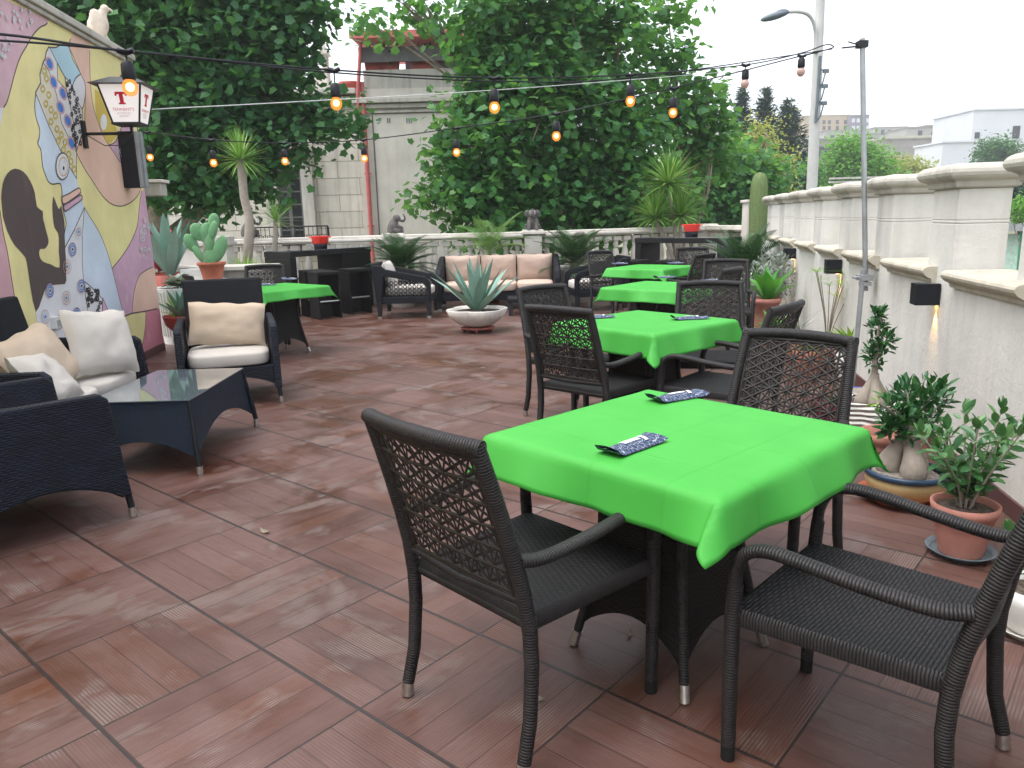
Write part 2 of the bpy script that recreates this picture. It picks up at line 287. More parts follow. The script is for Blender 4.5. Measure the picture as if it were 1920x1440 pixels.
# ---------------------------------------------------------------- mesh helpers
class MB:
    def __init__(s): s.v = []; s.f = []; s.uv = []; s.mi = []; s.sm = []; s.T = Matrix.Identity(4)
    def add(s, V, Fs, mi=0, uv=None, sm=False):
        b = len(s.v); s.v += [tuple(s.T @ Vector(p)) for p in V]
        for k, f in enumerate(Fs):
            s.f.append(tuple(b + i for i in f)); s.mi.append(mi); s.sm.append(sm)
            s.uv.append(uv[k] if uv else None)
        return s
    def box(s, c, d, mi=0, rz=0.0, tap=1.0, R=None):
        x, y, z = d[0] / 2, d[1] / 2, d[2] / 2
        V = [Vector((a * x * (tap if e > 0 else 1), b * y * (tap if e > 0 else 1), e * z)) for a, b, e in ((-1, -1, -1), (1, -1, -1), (1, 1, -1), (-1, 1, -1), (-1, -1, 1), (1, -1, 1), (1, 1, 1), (-1, 1, 1))]
        q = R if R is not None else Matrix.Rotation(rz, 3, 'Z')
        V = [q @ p + Vector(c) for p in V]
        return s.add(V, [(3, 2, 1, 0), (4, 5, 6, 7), (0, 1, 5, 4), (1, 2, 6, 5), (2, 3, 7, 6), (3, 0, 4, 7)], mi)
    def hexa(s, lo, hi, mi=0):
        "lo, hi: four points each, counter-clockwise from above"
        return s.add(list(lo) + list(hi), [(3, 2, 1, 0), (4, 5, 6, 7), (0, 1, 5, 4), (1, 2, 6, 5), (2, 3, 7, 6), (3, 0, 4, 7)], mi)
    def tube(s, pts, r, n=8, mi=0, cap=True, sm=True, flat=1.0, up=(0, 0, 1)):
        pts = [Vector(p) for p in pts]; m = len(pts); rs = r if isinstance(r, (list, tuple)) else [r] * m
        V = []; L = [0]
        for i in range(1, m): L.append(L[-1] + (pts[i] - pts[i - 1]).length)
        t0 = (pts[1] - pts[0]).normalized(); u = Vector(up)
        if abs(t0.dot(u)) > .95: u = Vector((1, 0, 0)) if abs(t0.x) < .9 else Vector((0, 1, 0))
        a = t0.cross(u).normalized(); b = a.cross(t0).normalized()
        for i in range(m):
            t = ((pts[min(i + 1, m - 1)] - pts[max(i - 1, 0)])).normalized()
            a = (a - t * a.dot(t)).normalized(); b = t.cross(a).normalized()
            for k in range(n):
                g = 2 * PI * k / n; V.append(pts[i] + a * (math.cos(g) * rs[i]) + b * (math.sin(g) * rs[i] * flat))
        Fs = []; uv = []
        for i in range(m - 1):
            for k in range(n):
                k2 = (k + 1) % n; Fs.append((i * n + k, i * n + k2, (i + 1) * n + k2, (i + 1) * n + k))
                c = .02 * k; uv.append(((c, L[i]), (c + .02, L[i]), (c + .02, L[i + 1]), (c, L[i + 1])))
        s.add(V, Fs, mi, uv, sm)
        if cap:
            s.add([V[k] for k in range(n)][::-1], [tuple(range(n))], mi); s.add([V[(m - 1) * n + k] for k in range(n)], [tuple(range(n))], mi)
        return s
    def lathe(s, prof, n=24, c=(0, 0, 0), mi=0, sm=True, sx=1.0, sy=1.0, fn=None):
        V = []; m = len(prof); c = Vector(c)
        for i, (r, z) in enumerate(prof):
            for k in range(n):
                g = 2 * PI * k / n; q = r * (fn(g, i) if fn else 1); V.append(c + Vector((q * math.cos(g) * sx, q * math.sin(g) * sy, z)))
        Fs = [(i * n + k, i * n + (k + 1) % n, (i + 1) * n + (k + 1) % n, (i + 1) * n + k) for i in range(m - 1) for k in range(n)]
        s.add(V, Fs, mi, None, sm)
        if prof[0][0] > 1e-4: s.add([V[k] for k in range(n)][::-1], [tuple(range(n))], mi)
        if prof[-1][0] > 1e-4: s.add([V[(m - 1) * n + k] for k in range(n)], [tuple(range(n))], mi)
        return s
    def grid(s, fn, nu, nv, mi=0, sm=True, flip=False, uvs=(1, 1), closeu=False):
        V = [Vector(fn(i / nu, j / nv)) for i in range(nu + 1) for j in range(nv + 1)]
        Fs = []; uv = []
        for i in range(nu):
            for j in range(nv):
                q = [(i, j), (i + 1, j), (i + 1, j + 1), (i, j + 1)]
                if flip: q = q[::-1]
                Fs.append(tuple(a * (nv + 1) + b for a, b in q)); uv.append(tuple((a / nu * uvs[0], b / nv * uvs[1]) for a, b in q))
        return s.add(V, Fs, mi, uv, sm)
    def prism(s, poly, z0, z1, mi=0, A=None):
        "poly in xy extruded along z, mapped by A (4x4)"
        n = len(poly); A = A or Matrix.Identity(4)
        ar = sum(poly[i][0] * poly[(i + 1) % n][1] - poly[(i + 1) % n][0] * poly[i][1] for i in range(n))
        if ar < 0: poly = poly[::-1]
        V = [A @ Vector((x, y, z0)) for x, y in poly] + [A @ Vector((x, y, z1)) for x, y in poly]
        return s.add(V, [tuple(range(n))[::-1], tuple(range(n, 2 * n))] + [(i, (i + 1) % n, n + (i + 1) % n, n + i) for i in range(n)], mi)
    def ball(s, c, r, n=10, m=7, mi=0, R=None, sc=(1, 1, 1)):
        V = []; c = Vector(c); R = R or Matrix.Identity(3)
        for i in range(m + 1):
            a = PI * i / m
            for k in range(n):
                g = 2 * PI * k / n; V.append(c + R @ Vector((r * sc[0] * math.sin(a) * math.cos(g), r * sc[1] * math.sin(a) * math.sin(g), r * sc[2] * math.cos(a))))
        return s.add(V, [(i * n + k, (i + 1) * n + k, (i + 1) * n + (k + 1) % n, i * n + (k + 1) % n) for i in range(m) for k in range(n)], mi, None, True)
    def build(s, name, ms, parent=None, bev=0, rnd=None):
        me = bpy.data.meshes.new(name); me.from_pydata(s.v, [], s.f)
        if not isinstance(ms, (list, tuple)): ms = [ms]
        for x in ms: me.materials.append(MT[x] if isinstance(x, str) else x)
        me.polygons.foreach_set('material_index', s.mi); me.polygons.foreach_set('use_smooth', s.sm)
        uvl = me.uv_layers.new(name='UVMap').data; k = 0; buf = []
        for pi_, f in enumerate(s.f):
            u = s.uv[pi_]
            if u is not None: buf += [c for p in u for c in p]
            else:
                P0 = [Vector(s.v[i]) for i in f]; nn = Vector((0, 0, 0))
                for i in range(len(P0)): nn += P0[i].cross(P0[(i + 1) % len(P0)])
                ax, ay, az = abs(nn.x), abs(nn.y), abs(nn.z)
                for p in P0: buf += ([p.x, p.y] if az >= ax and az >= ay else ([p.y, p.z] if ax > ay else [p.x, p.z]))
        uvl.foreach_set('uv', buf)
        if rnd is not None:
            at = me.attributes.new('rnd', 'FLOAT', 'FACE'); at.data.foreach_set('value', rnd)
        me.update(); o = bpy.data.objects.new(name, me); COL.objects.link(o)
        if parent: o.parent = parent
        if bev:
            b = o.modifiers.new('bevel', 'BEVEL'); b.width = bev; b.segments = 2; b.limit_method = 'ANGLE'; b.angle_limit = R_(40)
        return o
def npmesh(name, V, Fk, mat, parent=None, rnd=None, sm=False):
    "V (n,3) array, Fk (m,k) index array"
    me = bpy.data.meshes.new(name); Fk = np.asarray(Fk, np.int32); m, k = Fk.shape
    me.vertices.add(len(V)); me.vertices.foreach_set('co', np.asarray(V, np.float32).ravel())
    me.loops.add(m * k); me.loops.foreach_set('vertex_index', Fk.ravel())
    me.polygons.add(m); me.polygons.foreach_set('loop_start', np.arange(0, m * k, k, dtype=np.int32))
    try: me.polygons.foreach_set('loop_total', np.full(m, k, np.int32))
    except Exception: pass
    me.update(calc_edges=True)
    if sm: me.polygons.foreach_set('use_smooth', np.ones(m, bool))
    me.materials.append(MT[mat])
    if rnd is not None:
        at = me.attributes.new('rnd', 'FLOAT', 'FACE'); at.data.foreach_set('value', np.asarray(rnd, np.float32))
    o = bpy.data.objects.new(name, me); COL.objects.link(o)
    if parent: o.parent = parent
    return o
def tag(o, label, cat, group=None):
    o['label'] = label; o['category'] = cat
    if group: o['group'] = group
    return o
def thing(name, label, cat, loc=(0, 0, 0), az=0.0, group=None):
    "az: compass degrees clockwise from +y"
    o = bpy.data.objects.new(name, None); COL.objects.link(o); o.location = loc; o.rotation_euler = (0, 0, -R_(az)); o.empty_display_size = .1
    return tag(o, label, cat, group)
def struct(o): o['kind'] = 'structure'; return o
def dup(root, loc, az, label):
    def cp(o, par):
        c = o.copy(); COL.objects.link(c); c.parent = par
        for ch in list(o.children): cp(ch, c)
        return c
    r = cp(root, None); r.location = loc; r.rotation_euler = (0, 0, -R_(az)); r['label'] = label; return r
def arc(c, r, a0, a1, n, f): return [f(c, r, a0 + (a1 - a0) * i / n) for i in range(n + 1)]
def bez(pts, n=12):
    "smooth Catmull-Rom through points"
    pts = [Vector(p) for p in pts]; out = []
    for i in range(len(pts) - 1):
        p0 = pts[max(i - 1, 0)]; p1 = pts[i]; p2 = pts[i + 1]; p3 = pts[min(i + 2, len(pts) - 1)]
        k = max(1, n // (len(pts) - 1))
        for j in range(k):
            t = j / k; out.append(.5 * ((2 * p1) + (p2 - p0) * t + (2 * p0 - 5 * p1 + 4 * p2 - p3) * t * t + (3 * p1 - p0 - 3 * p2 + p3) * t ** 3))
    out.append(pts[-1]); return out
def text_mesh(body, size, thick=.001):
    c = bpy.data.curves.new('t', 'FONT'); c.body = body; c.size = size; c.extrude = thick; c.align_x = 'CENTER'; c.resolution_u = 2
    o = bpy.data.objects.new('t', c); COL.objects.link(o); me = bpy.data.meshes.new_from_object(o.evaluated_get(bpy.context.evaluated_depsgraph_get()))
    V = [tuple(v.co) for v in me.vertices]; Fs = [tuple(p.vertices) for p in me.polygons]; bpy.data.objects.remove(o); return V, Fs

# ---------------------------------------------------------------- foliage
def half_leaf(kind):
    if kind == 'plane': h = [(0, 0, 0), (.44, .0, .05), (.42, .24, .06), (.58, .50, .10), (.36, .62, .05), (0, 1, -.03)]
    elif kind == 'oval': h = [(0, 0, 0), (.14, .15, .04), (.22, .42, .07), (.19, .68, .06), (.08, .90, .02), (0, 1.02, -.02)]
    else: h = [(0, 0, 0), (.07, .15, .02), (.10, .35, .03), (.09, .6, .03), (.05, .85, .0), (0, 1.0, -.03)]
    h = np.array(h, float); l = h[1:-1] * np.array([-1, 1, 1]); V = np.vstack([h, l[::-1]])
    return V, np.array([[0, 1, 2, 3, 4, 5], [0, 5, 6, 7, 8, 9]])
def leaves(name, pos, up, direc, size, mat, kind='plane', parent=None, rnd=None):
    "pos, up (leaf normal), direc (midrib) arrays (N,3)"
    T, Fq = half_leaf(kind); N = len(pos)
    y = direc / (np.linalg.norm(direc, axis=1, keepdims=True) + 1e-9); z = up - y * np.sum(up * y, 1, keepdims=True); z /= (np.linalg.norm(z, axis=1, keepdims=True) + 1e-9); x = np.cross(y, z)
    s = np.broadcast_to(np.asarray(size), (N,))[:, None, None]
    V = pos[:, None, :] + s * (T[None, :, 0:1] * x[:, None, :] + T[None, :, 1:2] * y[:, None, :] + T[None, :, 2:3] * z[:, None, :])
    Fa = (Fq[None] + (np.arange(N) * len(T))[:, None, None]).reshape(-1, 6)
    if rnd is None: rnd = RNG.random(N)
    return npmesh(name, V.reshape(-1, 3), Fa, mat, parent, np.repeat(np.clip(rnd, 0, 1), 2))
def crown(name, blobs, ntip, per, size, mat, kind='plane', parent=None, spread=.33, centre=None, droop=.35, loc=None, bright=0.0):
    "blobs: (centre Vector, radius, depth radius). clumps of leaves about many twig tips"
    w_ = np.array([b[1] ** 2 for b in blobs]); w_ = w_ / w_.sum(); pos = []; tipc = []; out = []
    for b, wi in zip(blobs, w_):
        k = max(3, int(ntip * wi)); d = RNG.normal(size=(k, 3)); d /= np.linalg.norm(d, axis=1, keepdims=True)
        rr = RNG.random(k) ** .42; c = np.array(b[0]) + d * rr[:, None] * np.array([b[1], b[2] if len(b) > 2 else b[1], b[1]])
        for i in range(k):
            p = c[i] + RNG.normal(size=(per, 3)) * np.array([spread, spread, spread * .6]); pos.append(p); tipc.append(np.full(per, RNG.random())); out.append(np.tile(d[i] * rr[i], (per, 1)))
    pos = np.vstack(pos); tipc = np.concatenate(tipc); out = np.vstack(out); N = len(pos)
    up = np.tile([0, 0, 1.0], (N, 1)) + RNG.normal(size=(N, 3)) * .55 + out * .5
    dr = RNG.normal(size=(N, 3)); dr[:, 2] *= .5; dr[:, 2] -= droop; dr += out * .5
    sz = size * (.6 + .6 * RNG.random(N)); rnd = tipc * .55 + RNG.random(N) * .45 + bright
    if loc is not None: pos = pos - np.array(loc)
    return leaves(name, pos, up, dr, sz, mat, kind, parent, rnd)
def tree(name, label, base, top, blobs, ntip, per, size, mat, kind='plane', r=.25, spread=.33, limbs=True, group=None, droop=.35, bark='bark', cat='tree'):
    base = Vector(base); t = thing(name, label, cat, base, 0, group); m = MB()
    mid = base.lerp(Vector(top), .55) + Vector((random.uniform(-.2, .2), random.uniform(-.2, .2), 0))
    m.tube([p - base for p in bez([base, mid, top], 10)], [r * (1.25 - .75 * i / 10) for i in range(11)], 10)
    if limbs:
        for b in blobs:
            s = base.lerp(Vector(top), random.uniform(.55, 1)); e = Vector(b[0]); q = s.lerp(e, .5) + Vector((random.uniform(-.4, .4), random.uniform(-.4, .4), .35))
            pts = bez([s, q, e], 8); m.tube([p - base for p in pts], [r * .42 * (1 - .8 * i / (len(pts) - 1)) for i in range(len(pts))], 6)
            for k in range(4):
                e2 = e + Vector((random.uniform(-1, 1), random.uniform(-1, 1), random.uniform(-.7, 1))) * b[1] * .8; s2 = pts[random.randint(3, len(pts) - 2)]
                q2 = s2.lerp(e2, .5) + Vector((0, 0, .1)); m.tube([p - base for p in bez([s2, q2, e2], 4)], [r * .16, r * .12, r * .08, r * .05, r * .03][:len(bez([s2, q2, e2], 4))], 5)
    m.build('trunk', bark, t)
    crown('crown', blobs, ntip, per, size, mat, kind, t, spread, loc=base, droop=droop)
    return t
def blade(m, base, az, el, L, W, droop=.3, n=6, th=.25, mid=.35, rnd=None, rl=None, tw=0.0):
    "tapered channelled leaf; az radians, el radians from horizontal"
    d = Vector((math.sin(az) * math.cos(el), math.cos(az) * math.cos(el), math.sin(el))); side = Vector((math.cos(az), -math.sin(az), 0))
    V = []; p = Vector(base); e = el
    for i in range(n + 1):
        t = i / n; w_ = W * (.55 + .45 * min(1, t / mid)) if t < mid else W * max(0.02, (1 - ((t - mid) / (1 - mid)) ** 1.6))
        d = Vector((math.sin(az) * math.cos(e), math.cos(az) * math.cos(e), math.sin(e))); up = side.cross(d) * -1
        if up.z < 0 and e < PI / 2: up = -up
        sd = (side * math.cos(tw * t) + up * math.sin(tw * t))
        V += [p - sd * w_ / 2 + up * w_ * th, p.copy(), p + sd * w_ / 2 + up * w_ * th]
        p = p + d * (L / n); e -= droop / n
    Fs = []
    for i in range(n):
        a = 3 * i; Fs += [(a, a + 3, a + 4, a + 1), (a + 1, a + 4, a + 5, a + 2)]
    m.add(V, Fs, 0, None, True)
    if rl is not None: rl += [rnd if rnd is not None else random.random()] * len(Fs)
def rosette(name, n, L, W, mat, parent, c=(0, 0, 0), el=(10, 85), droop=(.2, .6), th=.2, mid=.3, seg=6, tw=.0, lj=.2, fan=None):
    m = MB(); rl = []
    for i in range(n):
        t = (i + .5) / n; az = i * 2.39996 + random.uniform(-.15, .15); e = R_(el[0] + (el[1] - el[0]) * t + random.uniform(-5, 5))
        l = L * random.uniform(1 - lj, 1) * (1 - .15 * abs(t - .5)); blade(m, Vector(c) + Vector((math.sin(az), math.cos(az), 0)) * W * .3 * (1 - t), az, e, l, W * random.uniform(.8, 1.1), random.uniform(*droop), seg, th, mid, random.random(), rl, random.uniform(-tw, tw))
    return m.build(name, mat, parent, rnd=rl)
def frond_plant(name, n, L, mat, parent, c=(0, 0, 0), el=(15, 80), droop=(.7, 1.3), nl=26, ll=.16, lw=.012, vee=.5):
    "cycad or palm crown: arching rachis with paired leaflets"
    m = MB(); rl = []; c = Vector(c)
    for i in range(n):
        t = (i + .5) / n; az = i * 2.39996 + random.uniform(-.2, .2); e = R_(el[0] + (el[1] - el[0]) * t); dr = random.uniform(*droop); l = L * random.uniform(.8, 1.05)
        side = Vector((math.cos(az), -math.sin(az), 0)); p = c.copy(); K = nl; rnd = random.random(); pts = [p.copy()]
        for k in range(K):
            d = Vector((math.sin(az) * math.cos(e), math.cos(az) * math.cos(e), math.sin(e))); up = d.cross(side); up = up if up.z > 0 else -up
            q = p + d * (l / K); a = k / K
            if a > .12:
                s_ = ll * math.sin(PI * min(1, (a * .86 + .16))) ** .6
                for sg in (-1, 1):
                    dd = (side * sg * .8 + d * .55 + up * vee * .6 - Vector((0, 0, .12))).normalized(); w2 = d * lw * .5
                    tip = q + dd * s_ - Vector((0, 0, s_ * .12)); mm = q + dd * s_ * .5
                    m.add([q - w2, mm - w2 * 1.2, tip, mm + w2 * 1.2, q + w2], [(0, 1, 2, 3, 4)], 0, None, False); rl.append(min(1, max(0, rnd * .6 + random.random() * .4)))
            p = q; pts.append(p.copy()); e -= dr / K
        nf = len(m.f); m.tube(pts[::3], [.006 * (1 - .8 * i2 / len(pts[::3])) for i2 in range(len(pts[::3]))], 4, cap=False); rl += [.9] * (len(m.f) - nf)
    return m.build(name, mat, parent, rnd=rl)
def cloud(name, blobs, n, size, mat, parent, kind='oval', up=.6, spread=None):
    pos = []; out = []
    for c, r in blobs:
        d = RNG.normal(size=(n, 3)); d /= np.linalg.norm(d, axis=1, keepdims=True); rr = RNG.random(n) ** .45
        pos.append(np.array(c) + d * rr[:, None] * r); out.append(d)
    pos = np.vstack(pos); out = np.vstack(out); N = len(pos)
    return leaves(name, pos, out * .4 + np.array([0, 0, 1.0]) + RNG.normal(size=(N, 3)) * .4, out + np.array([0, 0, up]) + RNG.normal(size=(N, 3)) * .5, size * (.6 + .6 * RNG.random(N)), mat, kind, parent)

# ================================================================ THE SETTING
STREET = -4.6
A11 = R_(11.0); WD = Vector((math.sin(A11), math.cos(A11), 0)); WN = Vector((math.cos(A11), -math.sin(A11), 0)); WP = 1.62
def W(s, p=0.0, z=0.0): return WD * s + WN * (WP + p) + Vector((0, 0, z))
B0 = Vector((-4.9, 13.0, 0)); B1 = Vector((-1.98, 13.4, 0)); B2 = Vector((.43, 13.45, 0)); B3 = Vector((3.9, 15.2, 0)); B4 = Vector((4.7, 13.2, 0))
poly = [W(-5, .33), W(12.9, .33), B4 + Vector((.2, 0, 0)), B3 + Vector((.2, .22, 0)), B2 + Vector((0, .24, 0)), B1 + Vector((0, .24, 0)), B0 + Vector((0, .24, 0)), Vector((-8.5, 13.1, 0)), Vector((-8.5, -5, 0))]
poly2 = [(p.x, p.y) for p in poly]
m = MB(); m.prism(poly2, -.15, 0); struct(m.build('terrace_floor', 'floor'))
m = MB(); m.prism([(x * .999, y * .999) for x, y in poly2], STREET - .2, -.152); struct(m.build('terrace_base', 'terrace_side'))
m = MB()
gx = list(np.linspace(-700, 700, 57)); gy = list(np.linspace(-60, 900, 49))
def ground_z(x, y):
    h = STREET + .02 * max(0, y - 60)
    k = min(1, max(0, (y - 70) / 150)); k = k * k * (3 - 2 * k); r = min(1, max(0, (x + 60) / 160))
    h += k * (9 + 12 * r) + k * 3 * noise.noise(Vector((x * .012, y * .012, 0)))
    return h
V = [(x, y, ground_z(x, y)) for x in gx for y in gy]; n_ = len(gy)
m.add(V, [(i * n_ + j, (i + 1) * n_ + j, (i + 1) * n_ + j + 1, i * n_ + j + 1) for i in range(len(gx) - 1) for j in range(n_ - 1)], 0, None, True)
struct(m.build('ground', 'land'))
m = MB(); m.box((26, 40, STREET + .05), (34, 95, .1)); struct(m.build('street', 'asph'))

# ---- right-hand parapet wall with piers
def wbox(m, s0, s1, p0, p1, z0, z1, mi=0):
    lo = [W(s0, p0, z0), W(s0, p1, z0), W(s1, p1, z0), W(s1, p0, z0)]; hi = [q + Vector((0, 0, z1 - z0)) for q in lo]; m.hexa(lo, hi, mi)
def wmould(m, s0, s1, prof, mi=0):
    "profile (p,z) swept along s, closed polygon"
    n = len(prof); V = [W(s0, p, z) for p, z in prof] + [W(s1, p, z) for p, z in prof]
    m.add(V, [tuple(range(n)), tuple(range(n, 2 * n))[::-1]] + [(i, i + n, (i + 1) % n + n, (i + 1) % n) for i in range(n)], mi)
wall = thing('parapet_wall', 'pale plastered terrace wall on the right with square piers and moulded stone copings', 'wall', W(4, 0, 0))
wall.location = (0, 0, 0)
m = MB(); wbox(m, -5, 12.9, 0, .30, 0, 1.0); m.build('lower_wall', 'wallr', wall)
m = MB(); wbox(m, -5, 12.9, -.014, 0, 0, .085); m.build('skirting', 'skirting', wall)
for k in range(-6, 7):
    s0 = 4.68 + 1.205 * k; s1 = s0 + .405
    m = MB(); wbox(m, s0, s1, .001, .269, 1.0, 1.31); wbox(m, s0 - .0006, s1 + .0006, .0003, .2696, 1.31, 1.328); wbox(m, s0, s1, .001, .269, 1.328, 1.50); m.build('pier', 'wallr', wall, bev=.006)
    m = MB()
    prof = [(-.015, 1.50), (-.03, 1.515), (-.03, 1.53), (-.065, 1.55), (-.078, 1.575), (-.078, 1.60), (-.055, 1.625), (-.02, 1.635), (.32, 1.635), (.355, 1.625), (.378, 1.60), (.378, 1.575), (.365, 1.55), (.33, 1.53), (.33, 1.515), (.315, 1.50)]
    # hipped ends: stacked rings
    rings = [(.012, 1.501), (.026, 1.508), (.030, 1.522), (.030, 1.538), (.046, 1.546), (.064, 1.554), (.076, 1.568), (.081, 1.585), (.077, 1.602), (.066, 1.617), (.048, 1.627), (.02, 1.633)]
    V = []
    for o_, z in rings: V += [W(s0 - o_, -o_, z), W(s0 - o_, .27 + o_, z), W(s1 + o_, .27 + o_, z), W(s1 + o_, -o_, z)]
    Fs = [(4 * i + j, 4 * i + (j + 1) % 4, 4 * i + 4 + (j + 1) % 4, 4 * i + 4 + j) for i in range(len(rings) - 1) for j in range(4)] + [(3, 2, 1, 0), tuple(4 * (len(rings) - 1) + j for j in range(4))]
    m.add(V, Fs); m.build('coping', 'coping', wall, bev=.004)
    if k > -6:
        m = MB(); wmould(m, s0 - 1.0 + .02, s0 - .06, [(0, .965), (-.022, .967), (-.026, .978), (-.030, .990), (-.046, .997), (-.062, 1.008), (-.074, 1.022), (-.078, 1.036), (-.072, 1.049), (-.060, 1.057), (-.040, 1.061), (.27, 1.062), (.27, 1.003), (0, 1.003)][::-1]); m.build('sill', 'sillstone', wall)
m = MB(); m.box((4.22, 13.35, .78), (.3, .3, 1.56)); m.box((4.22, 13.35, 1.585), (.36, .36, .05)); tag(m.build('gate_pillar', 'balu', bev=.01), 'plain cream pillar behind the tall columnar cactus', 'pillar')

# ---- balustrade
bal = thing('balustrade', 'cream stone balustrade with turned balusters along the far side of the terrace', 'balustrade')
def seg(a, b, z0, z1, wd, mi=0, ext=0.0, m=None):
    d = (b - a).normalized(); q = Vector((-d.y, d.x, 0)) * wd / 2; a = a - d * ext; b = b + d * ext
    lo = [a - q, b - q, b + q, a + q]; m.hexa([p + Vector((0, 0, z0)) for p in lo], [p + Vector((0, 0, z1)) for p in lo], mi)
secs = [(B0, B1), (B1, B2), (B2, B3), (B3, B4)]
nbal = 0
for a, b in secs:
    d = (b - a).normalized(); L = (b - a).length; a2 = a + d * .17; b2 = b - d * .17
    m = MB(); seg(a2, b2, 0, .50, .24, m=m); seg(a2, b2, .50, .55, .29, m=m); m.build('plinth', 'balu', bal, bev=.008)
    m = MB(); seg(a2, b2, 1.06, 1.085, .24, m=m); seg(a2, b2, 1.085, 1.13, .32, m=m); seg(a2, b2, 1.13, 1.17, .28, m=m); m.build('handrail', 'balu', bal, bev=.01)
    n = int((L - .4) / .195)
    for i in range(n):
        c = a2 + (b2 - a2) * ((i + .5) / n)
        m = MB(); m.lathe([(.068, 0), (.068, .03), (.05, .035), (.06, .07), (.069, .13), (.062, .19), (.04, .27), (.034, .31), (.047, .34), (.047, .355), (.04, .37), (.058, .41)], 12, c + Vector((0, 0, .55)))
        m.box(c + Vector((0, 0, 1.0)), (.155, .14, .075), rz=math.atan2(d.y, d.x)); m.build('baluster', 'balu', bal); nbal += 1
for i, p in enumerate((B0, B1, B2, B3, B4)):
    m = MB(); m.box(p + Vector((0, 0, .55)), (.3, .3, 1.10)); m.box(p + Vector((0, 0, 1.15)), (.40, .38, .05)); m.box(p + Vector((0, 0, 1.185)), (.36, .34, .03)); m.build('pillar', 'balu', bal, bev=.008)

# ---- mural wall on the left
MG = Vector((-4.055, 8.78, 0)); MA = R_(-7.0); MD = Vector((math.sin(MA), math.cos(MA), 0)); MN = Vector((MD.y, -MD.x, 0))
mw = thing('mural_wall', 'tall left wall painted with a mural of a woman in a patterned headscarf and a child', 'wall')
def mbox(m, s0, s1, p0, p1, z0, z1, mi=0):
    f = lambda s, p, z: MG + MD * s + MN * p + Vector((0, 0, z))
    m.hexa([f(s0, p1, z0), f(s1, p1, z0), f(s1, p0, z0), f(s0, p0, z0)][::-1], [f(s0, p1, z1), f(s1, p1, z1), f(s1, p0, z1), f(s0, p0, z1)][::-1], mi)
m = MB(); mbox(m, -12, 0, -.35, 0, 0, 3.13); m.build('wall_body', 'terrace_side', mw)
m = MB(); mbox(m, -12, .03, -.38, .035, 3.13, 3.17); mbox(m, -12, .05, -.41, .06, 3.17, 3.235); m.build('coping', 'coping', mw, bev=.01)
m = MB(); mbox(m, -12, .0, 0.0, .016, 0, .085); m.build('skirting', 'skirting', mw)
def mw_pt(x, y, eps):
    d = ray(x, y); g = MG + MN * eps; t = (g - CAMP).dot(MN) / d.dot(MN); return CAMP + d * t
MC = dict(yel=(.74, .66, .32), och=(.56, .42, .10), pink=(.60, .40, .45), mauve=(.58, .36, .47), peach=(.72, .48, .38), rose=(.56, .22, .27), lblue=(.56, .64, .74), blue=(.06, .20, .55), white=(.66, .66, .68), brown=(.10, .075, .072), sky=(.42, .60, .68), line=(.10, .08, .08), cream=(.64, .60, .50), orange=(.55, .38, .26), black=(.05, .045, .045), gold=(.62, .50, .14), lpink=(.55, .33, .36))
mk = list(MC); mmats = []
for k in mk:
    t = NT('mural_' + k); o = t.tc(); a = t.noise(o, 2.2, 5, .6); b = t.noise(t.mp(o, sc=(3, 3, .5)), 3, 4, .6); v = .15 if k not in ('line', 'brown', 'blue', 'black') else .12
    if k in ('pink', 'mauve', 'rose'): v = .22
    c = t.mix(t.ramp(a, .25, .75), sc_(MC[k], 1 - v), sc_(MC[k], 1 + v * .6)); c = t.mix(t.ma('MULTIPLY', t.ramp(b, .55, .8), .18), c, (.33, .31, .28))
    if k in ('pink', 'mauve', 'rose', 'lpink'):
        c = t.mix(t.ma('MULTIPLY', t.ramp(t.noise(o, 5, 3), .58, .7), .25), c, (.68, .62, .64))
    t.set(c, .85, .2); t.bump(t.noise(o, 60, 4, .7), .002); mmats.append(t.m)
mm = MB(); MLAY = [0]
def paint(k, pts, outline=0.0, z=3.6, close=True):
    MLAY[0] += 1; e = .003 + .00006 * MLAY[0]
    q = [mw_pt(x / z, y / z, e) for x, y in pts]
    q = [Vector((p.x, p.y, min(3.128, max(.087, p.z)))) for p in q]
    q = [p if (p - MG).dot(MD) < -.003 else p - MD * ((p - MG).dot(MD) + .003) for p in q]
    nn = Vector((0, 0, 0))
    for i in range(len(q)): nn += (q[i] - q[0]).cross(q[(i + 1) % len(q)] - q[0])
    if nn.dot(MN) < 0: q = q[::-1]
    mm.add(q, [tuple(range(len(q)))], mk.index(k))
    if outline: stroke(pts + [pts[0]] if close else pts, outline, z=z)
def stroke(pts, wd=.008, k='line', z=3.6, sm=True):
    MLAY[0] += 1; e = .003 + .00006 * MLAY[0]
    q = [mw_pt(x / z, y / z, e) for x, y in pts]
    for i in range(len(q) - 1):
        a, b = q[i], q[i + 1]
        if (b - a).length < 1e-4: continue
        if max((a - MG).dot(MD), (b - MG).dot(MD)) > -.004 or max(a.z, b.z) > 3.126: continue
        d = (b - a).normalized(); u = MN.cross(d) * wd / 2; a = a - d * wd * .3; b = b + d * wd * .3
        mm.add([a - u, b - u, b + u, a + u], [(0, 1, 2, 3)], mk.index(k))
def smooth(pts, n=3):
    P3 = bez([(x, y, 0) for x, y in pts], n * (len(pts) - 1)); return [(p.x, p.y) for p in P3]
def ring(cx, cy, rx, ry, k, wd, n=18): stroke([(cx + rx * math.cos(2 * PI * i / n), cy + ry * math.sin(2 * PI * i / n)) for i in range(n + 1)], wd, k)
def disc(cx, cy, rx, ry, k, n=16, ol=0.0, rot=0.0):
    c, s = math.cos(rot), math.sin(rot)
    paint(k, [(cx + rx * math.cos(2 * PI * i / n) * c - ry * math.sin(2 * PI * i / n) * s, cy + rx * math.cos(2 * PI * i / n) * s + ry * math.sin(2 * PI * i / n) * c) for i in range(n)], ol)
